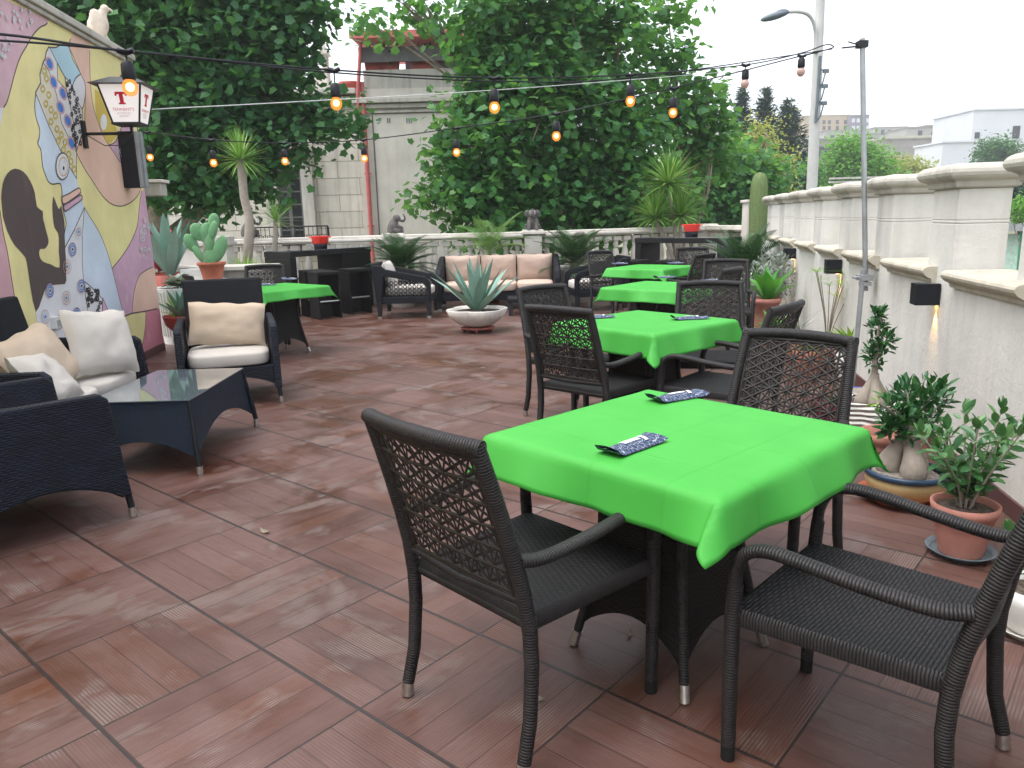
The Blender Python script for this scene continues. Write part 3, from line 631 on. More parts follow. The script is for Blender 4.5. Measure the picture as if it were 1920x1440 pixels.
mbox(mm, -12, -.003, .0005, .0025, .087, 3.127, mk.index('yel'))
OL = .011
pk = smooth([(340, 60), (320, 155), (270, 185), (220, 240), (180, 310), (140, 380), (110, 460), (80, 570), (50, 680), (25, 725)], 3) + [(-60, 740), (-380, 760), (-380, -200)]
paint('pink', pk); stroke(pk[:-3], OL)
paint('white', [(25, 725), (-60, 740), (-380, 760), (-380, 900), (-50, 880), (8, 830)]); 
ws = smooth([(510, 200), (465, 300), (500, 390), (545, 500), (575, 570), (575, 700), (568, 860), (540, 950), (515, 1020), (560, 1120), (620, 1215), (690, 1320), (750, 1375), (815, 1392), (880, 1368), (930, 1320), (950, 1270)], 3)
ea = smooth([(900, 1262), (880, 1180), (800, 1075), (735, 980), (690, 900), (650, 790), (622, 680), (610, 550), (606, 420), (606, 200)], 3)
paint('peach', ws + ea); stroke(ws, OL); stroke(ea, OL)
paint('och', smooth([(640, 600), (690, 640), (740, 720), (760, 800), (790, 900), (735, 970), (690, 890), (650, 780), (640, 600)], 3))
disc(700, 825, 22, 55, 'white')
pr_ = smooth([(735, 978), (780, 955), (820, 860), (835, 830), (860, 850)], 3) + [(900, 860), (960, 1200), (880, 1175), (800, 1078)]
paint('mauve', pr_, OL)
rb = smooth([(955, 1290), (940, 1400), (925, 1530), (880, 1640), (820, 1735), (755, 1815)], 3)
paint('mauve', rb + [(835, 2135), (890, 2112), (1120, 2090), (1120, 1290)]); stroke(rb, OL)
pe = smooth([(1030, 1803), (985, 1825), (940, 1862), (915, 1930), (900, 2010), (892, 2112)], 3)
paint('peach', pe + [(1120, 2085), (1100, 1800)]); stroke(pe, OL)
paint('rose', [(985, 2098), (1120, 2070), (1140, 2340), (945, 2390), (968, 2300), (982, 2200)]); stroke([(985, 2098), (982, 2200), (968, 2300), (945, 2380)], OL)
stroke([(835, 2137), (890, 2115), (985, 2100), (1062, 2083)], OL * 1.3)
pl_ = smooth([(0, 1420), (20, 1560), (50, 1700), (75, 1860), (100, 2020), (120, 2200)], 3)
paint('lpink', [(-400, 1400)] + pl_ + [(-400, 2300)]); stroke(pl_, OL)
# woman: face, neck, shoulder
fc = smooth([(240, 640), (235, 720), (245, 800), (268, 870), (265, 930), (255, 968), (276, 1010), (283, 1070), (290, 1130), (305, 1172), (325, 1222), (355, 1243), (402, 1238), (415, 1262), (420, 1320), (427, 1420), (447, 1500), (436, 1570), (430, 1670)], 3)
paint('lblue', fc + [(500, 1560), (570, 1400), (552, 1340), (530, 1270), (518, 1200), (380, 900)]); stroke(fc, OL)
sh = smooth([(570, 1400), (610, 1470), (660, 1550), (705, 1650), (745, 1770), (790, 1950), (835, 2140), (850, 2300)], 3)
paint('lblue', sh + [(700, 2300), (600, 2150), (560, 1900), (555, 1650)]); stroke(sh, OL)
paint('white', [(570, 1400), (500, 1555), (438, 1672), (447, 1850), (440, 1918), (325, 1930), (240, 2110), (275, 2290), (300, 2420), (700, 2420), (692, 2160), (600, 2150), (578, 2010), (565, 1900), (556, 1790), (555, 1600)]); stroke([(700, 2180), (690, 2160), (600, 2150), (578, 2010), (565, 1900), (556, 1790), (555, 1600), (570, 1400), (500, 1555), (438, 1672)], OL)
paint('white', [(565, 1895), (630, 1950), (692, 2018), (688, 2170), (600, 2160), (580, 2010)], OL)
paint('mauve', [(694, 2012), (720, 2070), (752, 2145), (690, 2160)], OL)
# child silhouette
paint('brown', smooth([(8, 1340), (18, 1240), (50, 1170), (100, 1138), (160, 1160), (205, 1222), (235, 1300), (250, 1395), (288, 1425), (290, 1470), (300, 1510), (312, 1560), (328, 1620), (322, 1655), (300, 1680), (270, 1682), (266, 1725), (290, 1765), (345, 1785), (402, 1806), (398, 1700), (398, 1600), (388, 1565), (368, 1535), (357, 1460), (354, 1385), (361, 1325), (385, 1385), (400, 1412), (414, 1385), (421, 1425), (435, 1500), (437, 1600), (442, 1700), (448, 1800), (446, 1860), (438, 1918), (325, 1928), (285, 2010), (243, 2105), (205, 1930), (182, 1770), (160, 1720), (100, 1655), (50, 1560), (20, 1460)], 2))
# headscarf
paint('cream', [(240, 625), (275, 560), (270, 500), (292, 420), (332, 480), (382, 640), (415, 830), (480, 960), (517, 1030), (517, 1205), (440, 1080), (330, 850)], OL)
paint('white', [(305, 400), (312, 355), (330, 315), (385, 400), (390, 540), (440, 600), (472, 700), (500, 850), (512, 1000), (480, 960), (415, 830), (382, 640), (332, 480), (290, 422)], OL)
paint('sky', smooth([(335, 320), (380, 320), (430, 290), (465, 318), (490, 400), (545, 500), (512, 530), (490, 580), (440, 520), (390, 430), (335, 320)], 2), OL)
paint('white', smooth([(545, 500), (572, 560), (576, 640), (555, 735), (520, 680), (490, 595), (510, 530), (545, 500)], 3), OL)
paint('white', [(440, 520), (490, 580), (520, 680), (556, 740), (560, 880), (532, 970), (517, 1015), (502, 850), (472, 700), (448, 600)], OL)
for x, y in ((335, 430), (362, 555), (425, 630), (408, 725), (458, 815), (482, 965)):
    disc(x, y, 26, 50, 'lpink', rot=-.3); disc(x, y, 17, 36, 'blue', rot=-.3)
for i, (x, y) in enumerate(((300, 480), (315, 530), (290, 600), (330, 640), (310, 700), (345, 740), (375, 780), (345, 820), (385, 870), (415, 910), (395, 950), (440, 960), (430, 1010), (465, 1040), (480, 1090), (500, 1140))): ring(x, y, 13, 20, 'gold', .018, 10)
for i in range(34):
    y = 540 + i * 13; x = 452 + (y - 540) * .15 + random.uniform(-4, 68)
    if y > 700: x = 490 + random.uniform(-8, 62)
    ring(x, y + 10, random.uniform(5, 9), random.uniform(8, 14), 'black', .013, 7)
for i in range(26): ring(random.uniform(585, 680), random.uniform(1950, 2150), random.uniform(6, 11), random.uniform(9, 15), 'black', .014, 7) if i % 1 == 0 and True else None
disc(423, 1122, 44, 90, 'white', 22, OL); ring(428, 1125, 30, 62, 'orange', .012); ring(430, 1130, 20, 42, 'lblue', .012); disc(430, 1135, 6, 14, 'black')
paint('peach', smooth([(420, 1328), (470, 1305), (532, 1268), (545, 1290), (540, 1305), (480, 1350), (428, 1378), (420, 1328)], 2), OL)
paint('mauve', smooth([(432, 1385), (490, 1352), (546, 1315), (554, 1345), (500, 1385), (440, 1427), (432, 1385)], 2), OL)
for x, y, k in ((490, 1683, 'blue'), (532, 1565, 'lpink'), (455, 1800, 'orange'), (450, 2010, 'orange'), (307, 2138, 'lblue'), (405, 2172, 'blue'), (520, 2120, 'blue'), (338, 1962, 'blue'), (552, 1930, 'blue'), (330, 2290, 'orange'), (560, 2290, 'lpink')):
    ring(x, y, 15, 25, k, .009); ring(x, y, 27, 46, 'lpink' if k != 'lpink' else 'lblue', .006); disc(x, y, 5, 9, 'blue' if k != 'blue' else 'black')
    if k == 'blue': ring(x, y, 23, 40, 'blue', .008)
for i in range(60):
    x, y = random.choice([(random.uniform(0, 260), random.uniform(60, 220)), (random.uniform(0, 120), random.uniform(250, 480)), (random.uniform(950, 1010), random.uniform(1440, 1700)), (random.uniform(765, 850), random.uniform(960, 1120))])
    if x < 300 and x > 230 - (y - 150) * .8: continue
    if 740 < x < 870 and y > 980 + (x - 740) * 1.3: continue
    ring(x, y, random.uniform(4, 9), random.uniform(6, 15), 'white', .012, 6)
mm.build('painting', mmats, mw)

# ---- building behind the terrace
YB = 20.0
def px(x, y, Y=YB): return P(x, y, Y)
bl = thing('old_town_house', 'weathered stone town house behind the balustrade with a red framed roof terrace', 'building')
xl = px(150, 300).x; xm = px(676, 300).x; xr = px(1060, 300).x; ztop = px(760, 165).z; zl = px(560, 178).z
m = MB(); m.box(((xm + xr) / 2, YB + 3, (STREET + ztop) / 2), (xr - xm, 6, ztop - STREET)); m.build('rendered_wing', 'oldwall2', bl)
m = MB(); m.box(((xl + xm) / 2 - .01, YB + 3.3, (STREET + zl) / 2), (xm - xl, 6, zl - STREET)); m.build('stone_wing', 'oldwall', bl)
m = MB()
for z, p_, h in ((ztop - .42, .10, .1), (ztop - .30, .18, .1), (ztop - .55, .05, .06)): m.box(((xm + xr) / 2, YB - p_ / 2 + .2, z), (xr - xm + p_, p_ + .4, h))
m.box(((xl + xm) / 2, YB + .15, zl + .06), (xm - xl, .5, .12)); m.box(((xl + xm) / 2, YB + .2, zl - .1), (xm - xl, .35, .08)); m.build('cornice', 'trim', bl, bev=.01)
m = MB(); m.box(((xm + xr) / 2 + .1, YB + .12, ztop + .22), (xr - xm - .2, .22, .44)); m.build('roof_parapet', 'trim', bl)
m = MB(); a = px(697, 213); b = px(712, 432)       # dark proud strips standing in for shade along the recessed panel edges
x0 = (a.x + b.x) / 2; m.box((x0, YB - .004, (a.z - 3) / 2 + .4), (.03, .03, a.z + 2.2)); m.box(((x0 + xr) / 2, YB - .004, a.z), (xr - x0, .03, .03)); m.build('panel_shade_strip', 'frame', bl)
for q in (727, 731, 763, 767, 771):
    m = MB(); c = px(q, 226); m.box((c.x, YB - .003, c.z), (.018, .02, .12)); m.build('vent_slot', 'win', bl)
ca = px(662, 67, 19.6); cb = px(820, 67, 19.6)
m = MB(); m.box(((ca.x + xr) / 2, 21.3, ca.z), (xr - ca.x, 3.8, .10), R=Matrix.Rotation(R_(2), 3, 'X')); m.box(((ca.x + xr) / 2, 19.38, ca.z - .03), (xr - ca.x + .1, .08, .16)); m.build('canopy_roof', 'pinkpipe', bl)
m = MB(); c = px(720, 95, 20); m.box(((ca.x + xr) / 2 + .05, 19.9, ca.z - .38), (xr - ca.x, .1, .34)); m.build('canopy_beam', 'frame', bl)
m = MB(); m.box(((xm + xr) / 2 + .5, 22.2, (ztop + ca.z) / 2 + .1), (xr - xm - 1.0, .2, ca.z - ztop)); m.build('terrace_back_wall', 'mauve', bl)
m = MB(); a = px(676, 78, 19.7); m.tube([(a.x, 19.75, ca.z - .05), (xm + .06, 19.85, ztop - .2), (xm + .05, 19.88, ztop - .6)], .045, 8); m.build('canopy_post', 'pinkpipe', bl)
m = MB(); a = px(681, 170, 19.9); b = px(696, 436, 19.9); m.tube([(a.x - .02, YB - .1, a.z + .2), (b.x, YB - .1, b.z), (b.x + .02, YB - .1, STREET + .2)], .055, 8)
for z in (a.z - .5, 2.6, 1.3, -1): m.box((b.x, YB - .07, z), (.16, .1, .03))
m.build('drainpipe', 'pinkpipe', bl)
wa = px(512, 318); wb = px(570, 440); wx = (wa.x + wb.x) / 2; ww = wb.x - wa.x
f = MB(); f.box((wx, YB + .24, (wa.z + wb.z) / 2 - .2), (ww, .1, wa.z - wb.z + .4)); win = f.build('window', 'win', bl)
f = MB()
for q in (-.5, -.02, .5): f.box((wx + q * ww, YB + .18, (wa.z + wb.z) / 2 - .2), (.09, .06, wa.z - wb.z + .4))
for i in range(7): f.box((wx, YB + .17, wb.z - .2 + (wa.z - wb.z + .3) * i / 6), (ww, .03, .035))
fr = f.build('window_frame', 'frame', bl); fr.parent = win
m = MB()
for q in (-.72, .72): m.box((wx + q * ww, YB + .23, (wa.z + wb.z) / 2), (.30, .2, wa.z - wb.z + .7))
m.box((wx, YB + .23, wa.z + .2), (ww * 1.75, .22, .26)); c = px(575, 281); m.box((wx, YB + .16, c.z), (ww * 2.1, .4, .10)); m.box((wx, YB + .2, c.z - .12), (ww * 1.95, .3, .10)); m.build('window_surround', 'trim', bl, bev=.01)
m = MB(); ra = px(470, 427, 19.4); rb_ = px(618, 445, 19.4); W_ = rb_.x - ra.x
m.box(((ra.x + rb_.x) / 2, 19.65, rb_.z - .35), (W_, .8, .14)); m.build('balcony_slab', 'trim', bl)
m = MB(); m.tube([(ra.x, 19.3, ra.z), (rb_.x, 19.3, ra.z)], .02, 6); m.tube([(ra.x, 19.3, rb_.z - .25), (rb_.x, 19.3, rb_.z - .25)], .015, 6)
for i in range(18):
    x = ra.x + W_ * (i + .5) / 18; m.tube([(x, 19.3, rb_.z - .28), (x, 19.3, ra.z)], .009, 5); zc = (ra.z + rb_.z - .25) / 2
    m.tube([(x + .06 * math.cos(g * PI / 4), 19.3, zc + .07 * math.sin(g * PI / 4)) for g in range(9)], .008, 4)
for x in (ra.x, rb_.x): m.box((x, 19.3, (ra.z + rb_.z - .25) / 2), (.05, .05, .5))
m.build('balcony_railing', 'iron', bl)
# roof turret and smaller things on the roofs
tu = px(603, 152, 22); t = thing('bell_turret', 'small stone turret with a pointed cap above the old house roof', 'turret', tu)
m = MB(); m.box((0, 0, -.1), (.42, .42, .7)); m.box((0, 0, .27), (.5, .5, .05)); m.build('body', 'trim', t)
m = MB()
for a_, b_ in ((-1, -1), (1, -1), (1, 1), (-1, 1)): m.box((a_ * .15, b_ * .15, .47), (.09, .09, .36))
m.build('arcade', 'trim', t)
m = MB(); m.box((0, 0, .68), (.5, .5, .06)); m.lathe([(.30, .71), (.2, .85), (.14, 1.0), (.0, 1.05)], 4); m.build('cap', 'trim', t)
for i, (x_, y_, wd, nm) in enumerate(((702, 143, .75, 'red planter with trailing green plant on the roof terrace parapet, beside the post'), (728, 143, .8, 'long red planter on the roof terrace parapet, second from the post'), (790, 141, .8, 'long red planter on the roof terrace parapet, half hidden by leaves'))):
    c = px(x_, y_, 19.95); pt = thing('window_box', nm, 'planter', (c.x, 20.13, ztop + .44), 0, 'red planters on the parapet')
    m = MB(); m.box((0, 0, .12), (wd * .6, .2, .24), tap=1.12); m.build('trough', 'redpot', pt, bev=.01)
    cloud('plant', [((0, 0, .4), .28)], 60, .14, 'hedge', pt)
c = px(655, 157, 20.6); pt = thing('flower_pot', 'rounded red pot on the roof edge left of the drainpipe', 'pot', (c.x, 20.6, zl + .12)); m = MB(); m.lathe([(.14, 0), (.3, .12), (.32, .2), (.25, .25)], 16); m.build('bowl', 'redpot', pt)
c = px(765, 118, 21); rk = thing('wire_chair', 'round backed wire garden chair on the roof terrace', 'chair', (c.x, 21, ztop + .02)); m = MB()
m.tube([(.45 * math.cos(g * PI / 8), 0, .75 + .45 * math.sin(g * PI / 8)) for g in range(9)], .02, 6); m.build('back', 'iron', rk); m = MB(); m.box((0, -.2, .45), (.7, .45, .05)); m.build('seat', 'iron', rk)
for sx in (-.3, .3):
    for sy in (-.4, 0): m = MB(); m.tube([(sx, sy, 0), (sx, sy, .44)], .018, 6); m.build('leg', 'iron', rk)

# ================================================================ FURNITURE ON THE TERRACE
CHG = 'brown rattan armchairs at the green tables'
def make_chair(label):
    t = thing('rattan_chair', label, 'chair', (0, 0, 0), 0, CHG)
    zs = .435
    m = MB()      # seat: woven slab, slightly domed, wider in front
    def st(u, v):
        x = (u - .5) * (.46 + .05 * v); y = -.22 + .47 * v; return (x, y, zs - .010 * math.sin(PI * u) * math.sin(PI * v))
    m.grid(st, 10, 10, uvs=(.5, .47)); 
    for (u0, v0, u1, v1) in ((0, 0, 1, 0), (1, 0, 1, 1), (1, 1, 0, 1), (0, 1, 0, 0)):
        a = Vector(st(u0, v0)); b = Vector(st(u1, v1)); o_ = Vector(((u0 + u1 - 1) * .012, (v0 + v1 - 1) * .012, 0)); dz = Vector((0, 0, -.022))
        L = (b - a).length
        m.add([a, b, b + o_ + dz * .5, a + o_ + dz * .5, b + o_ * .8 + dz * 2, a + o_ * .8 + dz * 2], [(3, 2, 1, 0), (5, 4, 2, 3)], 1, [((.03, 0), (.03, L), (0, L), (0, 0)), ((.06, 0), (.06, L), (.03, L), (.03, 0))], True)
    m.box((0, .015, zs - .035), (.46, .45, .012), 1); m.build('seat', ['rat', 'ratwrap'], t)
    # back frame: two posts and a gently curved top rail
    def pt(z): k = (z - .42) / .48; return -.235 - .13 * k ** 1.25 if k > 0 else -.235
    m = MB()
    for s in (-1, 1):
        m.tube([(s * (.242 - .024 * max(0, z - .42) / .48), pt(z), z) for z in (.40, .5, .6, .7, .8, .905)], .0203, 12)
    R = [(s_ * .218, pt(.90) + -.035 * (1 - (s_) ** 2), .895 + .008 * (1 - s_ ** 2)) for s_ in (-1.06, -.8, -.5, -.2, .2, .5, .8, 1.06)]
    m.tube(R, .0214, 12)
    m.tube([(-.232, pt(.475), .475), (0, pt(.475) - .012, .47), (.232, pt(.475), .475)], .012, 8); bf = m.build('back_frame', 'ratwrap', t)
    # lattice of star-patterned cane
    m = MB(); z0, z1, hw = .485, .878, .205; S = .072
    def sp(x, z):
        c = -.035 * (1 - (x / .232) ** 2) * (z - .42) / .48; return Vector((x, pt(z) + c, z))
    def strand(x0, y0, x1, y1, r, off):
        n = max(2, int(math.hypot(x1 - x0, y1 - y0) / .07)); V = []; L = math.hypot(x1 - x0, y1 - y0); ux, uy = (x1 - x0) / L, (y1 - y0) / L
        for i in range(n + 1):
            x = x0 + (x1 - x0) * i / n; z = y0 + (y1 - y0) * i / n; c = sp(x, z) + Vector((0, off, 0)); q = Vector((-uy * r, 0, ux * r)); nn = Vector((0, r * .55, 0))
            V += [c - q, c + nn, c + q, c - nn]
        m.add(V, [(4 * i + j, 4 * i + (j + 1) % 4, 4 * i + 4 + (j + 1) % 4, 4 * i + 4 + j) for i in range(n) for j in range(4)], 0, None, False)
    H_ = S * math.sqrt(3) / 2; cx, cz = .01, (z0 + z1) / 2
    for fam, (ang, step) in enumerate(((0, H_), (60, H_), (120, H_), (90, S / 2), (30, S / 2), (150, S / 2))):
        a = R_(ang); d = (math.cos(a), math.sin(a)); q = (-d[1], d[0])
        for i in range(-14, 15):
            o = (cx + q[0] * step * i + random.uniform(-.0022, .0022), cz + q[1] * step * i + random.uniform(-.0022, .0022)); lo, hi = -9, 9
            for c_, dd, a0, a1 in ((o[0], d[0], -hw, hw), (o[1], d[1], z0, z1)):
                if abs(dd) < 1e-6:
                    if not a0 < c_ < a1: lo, hi = 1, 0
                else:
                    p, r = (a0 - c_) / dd, (a1 - c_) / dd; lo, hi = max(lo, min(p, r)), min(hi, max(p, r))
            if hi - lo > .02: strand(o[0] + d[0] * lo, o[1] + d[1] * lo, o[0] + d[0] * hi, o[1] + d[1] * hi, .0044 if fam else .0052, (fam - 2.5) * .0012)
    m.tube([sp(-hw, z0), sp(-hw, (z0 + z1) / 2), sp(-hw, z1)], .0075, 6); m.tube([sp(hw, z0), sp(hw, (z0 + z1) / 2), sp(hw, z1)], .0075, 6)
    m.tube([sp(x * hw, z1) for x in (-1, -.5, 0, .5, 1)], .007, 6); m.tube([sp(x * hw, z0) for x in (-1, -.5, 0, .5, 1)], .007, 6)
    m.build('backrest', 'ratflat', t)
    for s in (-1, 1):
        # rear leg, front leg, arm
        m = MB(); m.tube([(s * .242, -.235, .43), (s * .244, -.232, .3), (s * .247, -.245, .15), (s * .25, -.272, .045)], [.0203, .0200, .0194, .0188], 12); lg = m.build('leg', 'ratwrap', t)
        m = MB(); m.tube([(s * .25, -.272, .048), (s * .2505, -.277, .004)], .0182, 12); m.build('foot_cap', 'silver', lg)
        m = MB(); m.tube([(s * .262, .245, .50), (s * .262, .25, .42), (s * .26, .25, .2), (s * .258, .25, .045)], [.0192, .0198, .0194, .0188], 12)
        m.tube([(s * .245, .245, .42), (s * .262, .248, .42)], .014, 8); lg = m.build('leg', 'ratwrap', t)
        m = MB(); m.tube([(s * .258, .25, .048), (s * .258, .25, .002)], .0182, 12, 0); m.build('foot_cap', 'rubber', lg)
        m = MB(); m.tube(bez([(s * .238, pt(.60) + .012, .592), (s * .252, -.19, .583), (s * .268, -.05, .595), (s * .275, .08, .612), (s * .274, .165, .615), (s * .270, .22, .59), (s * .265, .243, .54), (s * .262, .247, .48)], 28), .0218, 12, flat=.75); m.build('armrest', 'ratwrap', t)
    m = MB(); m.tube([(-.245, .235, .405), (.245, .235, .405)], .012, 8); m.tube([(-.24, -.225, .405), (.24, -.225, .405)], .012, 8); m.build('seat_rail', 'ratwrap', t)
    return t
ch0 = make_chair('rattan armchair nearest the camera, left of the nearest green table, its back towards us')
ch0.location = (.035, 2.048, 0); ch0.rotation_euler = (0, 0, -R_(47))
def chair(x, y, az, label): return dup(ch0, (x, y, 0), az, label)
chair(.90, 1.755, -47, 'rattan armchair cut off by the right photo edge, at the nearest green table')
chair(.93, 2.80, 222, 'rattan armchair on the far right of the nearest green table, beside white wavy pot')
chair(.51, 4.49, 42, 'rattan armchair on the near left of the second green table from the front')
chair(.46, 5.26, 142, 'rattan armchair on the far left of the second green table from the front')
chair(1.39, 5.19, 191, 'rattan armchair on the far right of the second green table, lattice over green cloth')
chair(1.22, 4.33, -50, 'rattan armchair on the near right of the second green table, curved back from behind')
chair(1.73, 7.14, -52, 'rattan armchair on the near right of the third green table from the front')
chair(2.23, 7.85, 195, 'rattan armchair on the far right of the third green table, near the cycad')
chair(1.49, 10.69, 148, 'rattan armchair on the far left of the farthest green table, before a black armchair')
chair(2.67, 11.0, 187, 'rattan armchair on the far right of the farthest green table, before the bar')
chair(2.17, 9.75, -45, 'rattan armchair on the near right of the farthest green table, seen from behind')
chair(-2.94, 9.12, 168, 'rattan armchair behind the left green table, in front of the air conditioner')
chair(-2.98, 8.05, 60, 'rattan armchair mostly hidden behind the tall navy lounge chair on the left')

def make_table(label):
    t = thing('wicker_table', label, 'table', (0, 0, 0), 0, 'square wicker tables under green cloths')
    m = MB(); m.box((0, 0, .705), (.72, .72, .05)); m.build('tabletop', 'skirt', t, bev=.008)
    def hw(z): return .150 + .07 * max(0, (.42 - z) / .42) ** 1.3 + .06 * max(0, (z - .5) / .18) ** 2
    for k in range(4):
        R = Matrix.Rotation(k * PI / 2, 3, 'Z'); m = MB()
        def f(u, v):
            zb = .075 + .10 * math.sin(PI * u) ** .7; z = zb + (.68 - zb) * v; h = hw(z); return R @ Vector(((u - .5) * 2 * h, -h + .0, z))
        m.grid(f, 14, 12, uvs=(.42, .62)); m.build('skirt_panel', 'skirt', t)
        m = MB(); c = lambda z: R @ Vector((hw(z) + .003, -hw(z) - .003, z))
        m.tube([c(z) for z in (.69, .6, .5, .4, .3, .2, .12, .05)] , .015, 8); lg = m.build('leg', 'ratwrap', t)
        m = MB(); q = c(.05); d_ = c(.0) - q; m.tube([q - d_ * .1, q + d_ * .9], [.0165, .0165], 10); m.build('foot_cap', 'silver', lg)
    return t
def make_cloth(name, loc, az, seed, label, half=.525, top=.405, z0=.734, swing=(0, 0, 0)):
    rr = random.Random(seed); ph = [rr.uniform(0, 6) for _ in range(8)]; nn_ = 72; Vv = []
    for i in range(nn_ + 1):
        for j in range(nn_ + 1):
            a = -half + 2 * half * i / nn_; b = -half + 2 * half * j / nn_
            pxx = max(-top, min(top, a)); pyy = max(-top, min(top, b)); dx, dy = a - pxx, b - pyy; L = math.hypot(dx, dy)
            if L < 1e-6:
                ed = min(top - abs(a), top - abs(b)); z = z0 + .0015 * noise.noise(Vector((a * 6 + seed, b * 6, 0))) - .002 * math.exp(-(ed / .012) ** 2); Vv.append((a, b, z)); continue
            s_ = (b if abs(dx) > abs(dy) else a); side = (0 if dx > 0 else 1) if abs(dx) > abs(dy) else (2 if dy > 0 else 3)
            out = .30 + .17 * math.sin(s_ * 8 + ph[side]) + .07 * math.sin(s_ * 21 + ph[side + 4])
            cor = min(abs(dx), abs(dy)) / (half - top); out = out * (1 - cor) + cor * .50
            out = max(.05, min(.75, out)); l = min(L, .02); L2 = L - l; z = z0 - .0025 - l * .45 - math.sqrt(1 - out * out) * L2; ux, uy = dx / L, dy / L
            o_ = l * .85 + out * L2; tw = cor * (1 - cor) * .06 * (1 if abs(dx) > abs(dy) else -1)
            fc = cor * (dx > 0 and dy < 0); z -= swing[2] * fc
            Vv.append((pxx + ux * o_ - uy * tw + swing[0] * fc, pyy + uy * o_ + ux * tw + swing[1] * fc, z + .004 * noise.noise(Vector((a * 11, b * 11, seed)))))
    m = MB(); n1 = nn_ + 1; Fs = []; uv = []
    for i in range(nn_):
        for j in range(nn_):
            q = [(i, j), (i + 1, j), (i + 1, j + 1), (i, j + 1)]; Fs.append(tuple(a * n1 + b for a, b in q)); uv.append(tuple((-half + 2 * half * a / nn_, -half + 2 * half * b / nn_) for a, b in q))
    m.add(Vv, Fs, 0, uv, True); o = m.build(name, 'cloth'); o.location = loc; o.rotation_euler = (0, 0, -R_(az))
    sm_ = o.modifiers.new('thick', 'SOLIDIFY'); sm_.thickness = .0012; sm_.offset = 0
    return tag(o, label, 'tablecloth', 'green tablecloths')
def make_napkin(loc, az, label, tilt=0.0, sc=1.0):
    t = thing('cutlery_pouch', label, 'cutlery pouch', loc, az, 'printed paper cutlery pouches')
    L, Wd = .235 * sc, .085 * sc; m = MB()
    def f(u, v): x = (u - .5) * L; y = (v - .5) * Wd * (1 + .06 * math.cos(2 * PI * u)); return (x, y, .004 + .015 * math.sin(PI * v) * (.35 + .65 * math.sin(PI * u) ** .6) + .020 * max(0, (abs(u - .5) - .36) / .14) ** 2 * (1 if u < .5 else .35))
    m.grid(f, 16, 8); m.grid(lambda u, v: ((u - .5) * L, (v - .5) * Wd, .002 + .018 * max(0, (abs(u - .5) - .36) / .14) ** 2 * (1 if u < .5 else .35)), 16, 2, flip=True); m.build('pouch', 'napkin', t)
    m = MB()
    m.grid(lambda u, v: (lambda p: (p[0], p[1], p[2] + .0022))(f(.34 + .30 * u, .42 + .50 * v)), 6, 4); m.build('paper_label', 'paper', t)
    m = MB(); m.grid(lambda u, v: (lambda p: (p[0], p[1], p[2] + .004))(f(.66 + .06 * u + .05 * v, .25 + .7 * v)), 3, 4); m.build('paper_band', 'paper', t); return t
T1 = (.497, 2.28); T2 = (.87, 4.88); T3 = (1.46, 7.35); T4 = (1.86, 10.1); TL = (-2.56, 8.34)
tb0 = make_table('square wicker table with flared woven skirt under the nearest green cloth'); tb0.location = (T1[0], T1[1], 0); tb0.rotation_euler = (0, 0, -R_(48))
dup(tb0, (T2[0], T2[1], 0), 50, 'square wicker table under the second green cloth from the front')
dup(tb0, (T3[0], T3[1], 0), 40, 'square wicker table under the third green cloth from the front')
dup(tb0, (T4[0], T4[1], 0), 40, 'square wicker table under the farthest green cloth')
dup(tb0, (TL[0], TL[1], 0), 40, 'square wicker table under the green cloth on the left, behind the lounge chair')
make_cloth('tablecloth', (.512, 2.31, 0), 47, 3, 'bright green cloth on the nearest and largest looking table', half=.55, top=.415, swing=(-.035, -.04, -.022))
make_cloth('tablecloth', (T2[0], T2[1], 0), 50, 11, 'bright green cloth on the second table from the front', half=.56)
make_cloth('tablecloth', (T3[0], T3[1], 0), 40, 23, 'bright green cloth on the third table from the front', half=.54)
make_cloth('tablecloth', (T4[0], T4[1], 0), 40, 31, 'bright green cloth on the farthest table in front of the bar', half=.54)
make_cloth('tablecloth', (TL[0], TL[1], 0), 40, 41, 'bright green cloth on the table at the left behind the lounge chair', half=.53)
NZ = .737
for (x, y), az, lb in (((1185, 838), 47, 'navy printed cutlery pouch nearest the camera on the nearest green table'), ((1270, 746), 62, 'navy printed cutlery pouch at the far edge of the nearest green table'),
    ((1118, 596), 80, 'navy printed cutlery pouch on the left of the second green table'), ((1293, 598), 82, 'navy printed cutlery pouch at the middle of the second green table'),
    ((1246, 521), 70, 'navy printed cutlery pouch on the far edge of the third green table'), ((1335, 527), 95, 'dark cutlery pouch on the third table half hidden behind a chair back'),
    ((1162, 495), 100, 'navy printed cutlery pouch on the left of the farthest green table'), ((1266, 494), 95, 'dark printed cutlery pouch on the right of the farthest green table'),
    ((497, 535), 75, 'navy and white cutlery pouch beside the lounge chair on the left green table'), ((546, 524), 115, 'white and blue cutlery pouch at the far edge of the left green table')):
    p = G(x, y, NZ); make_napkin((p.x, p.y, NZ), az - 90 + 0, lb)

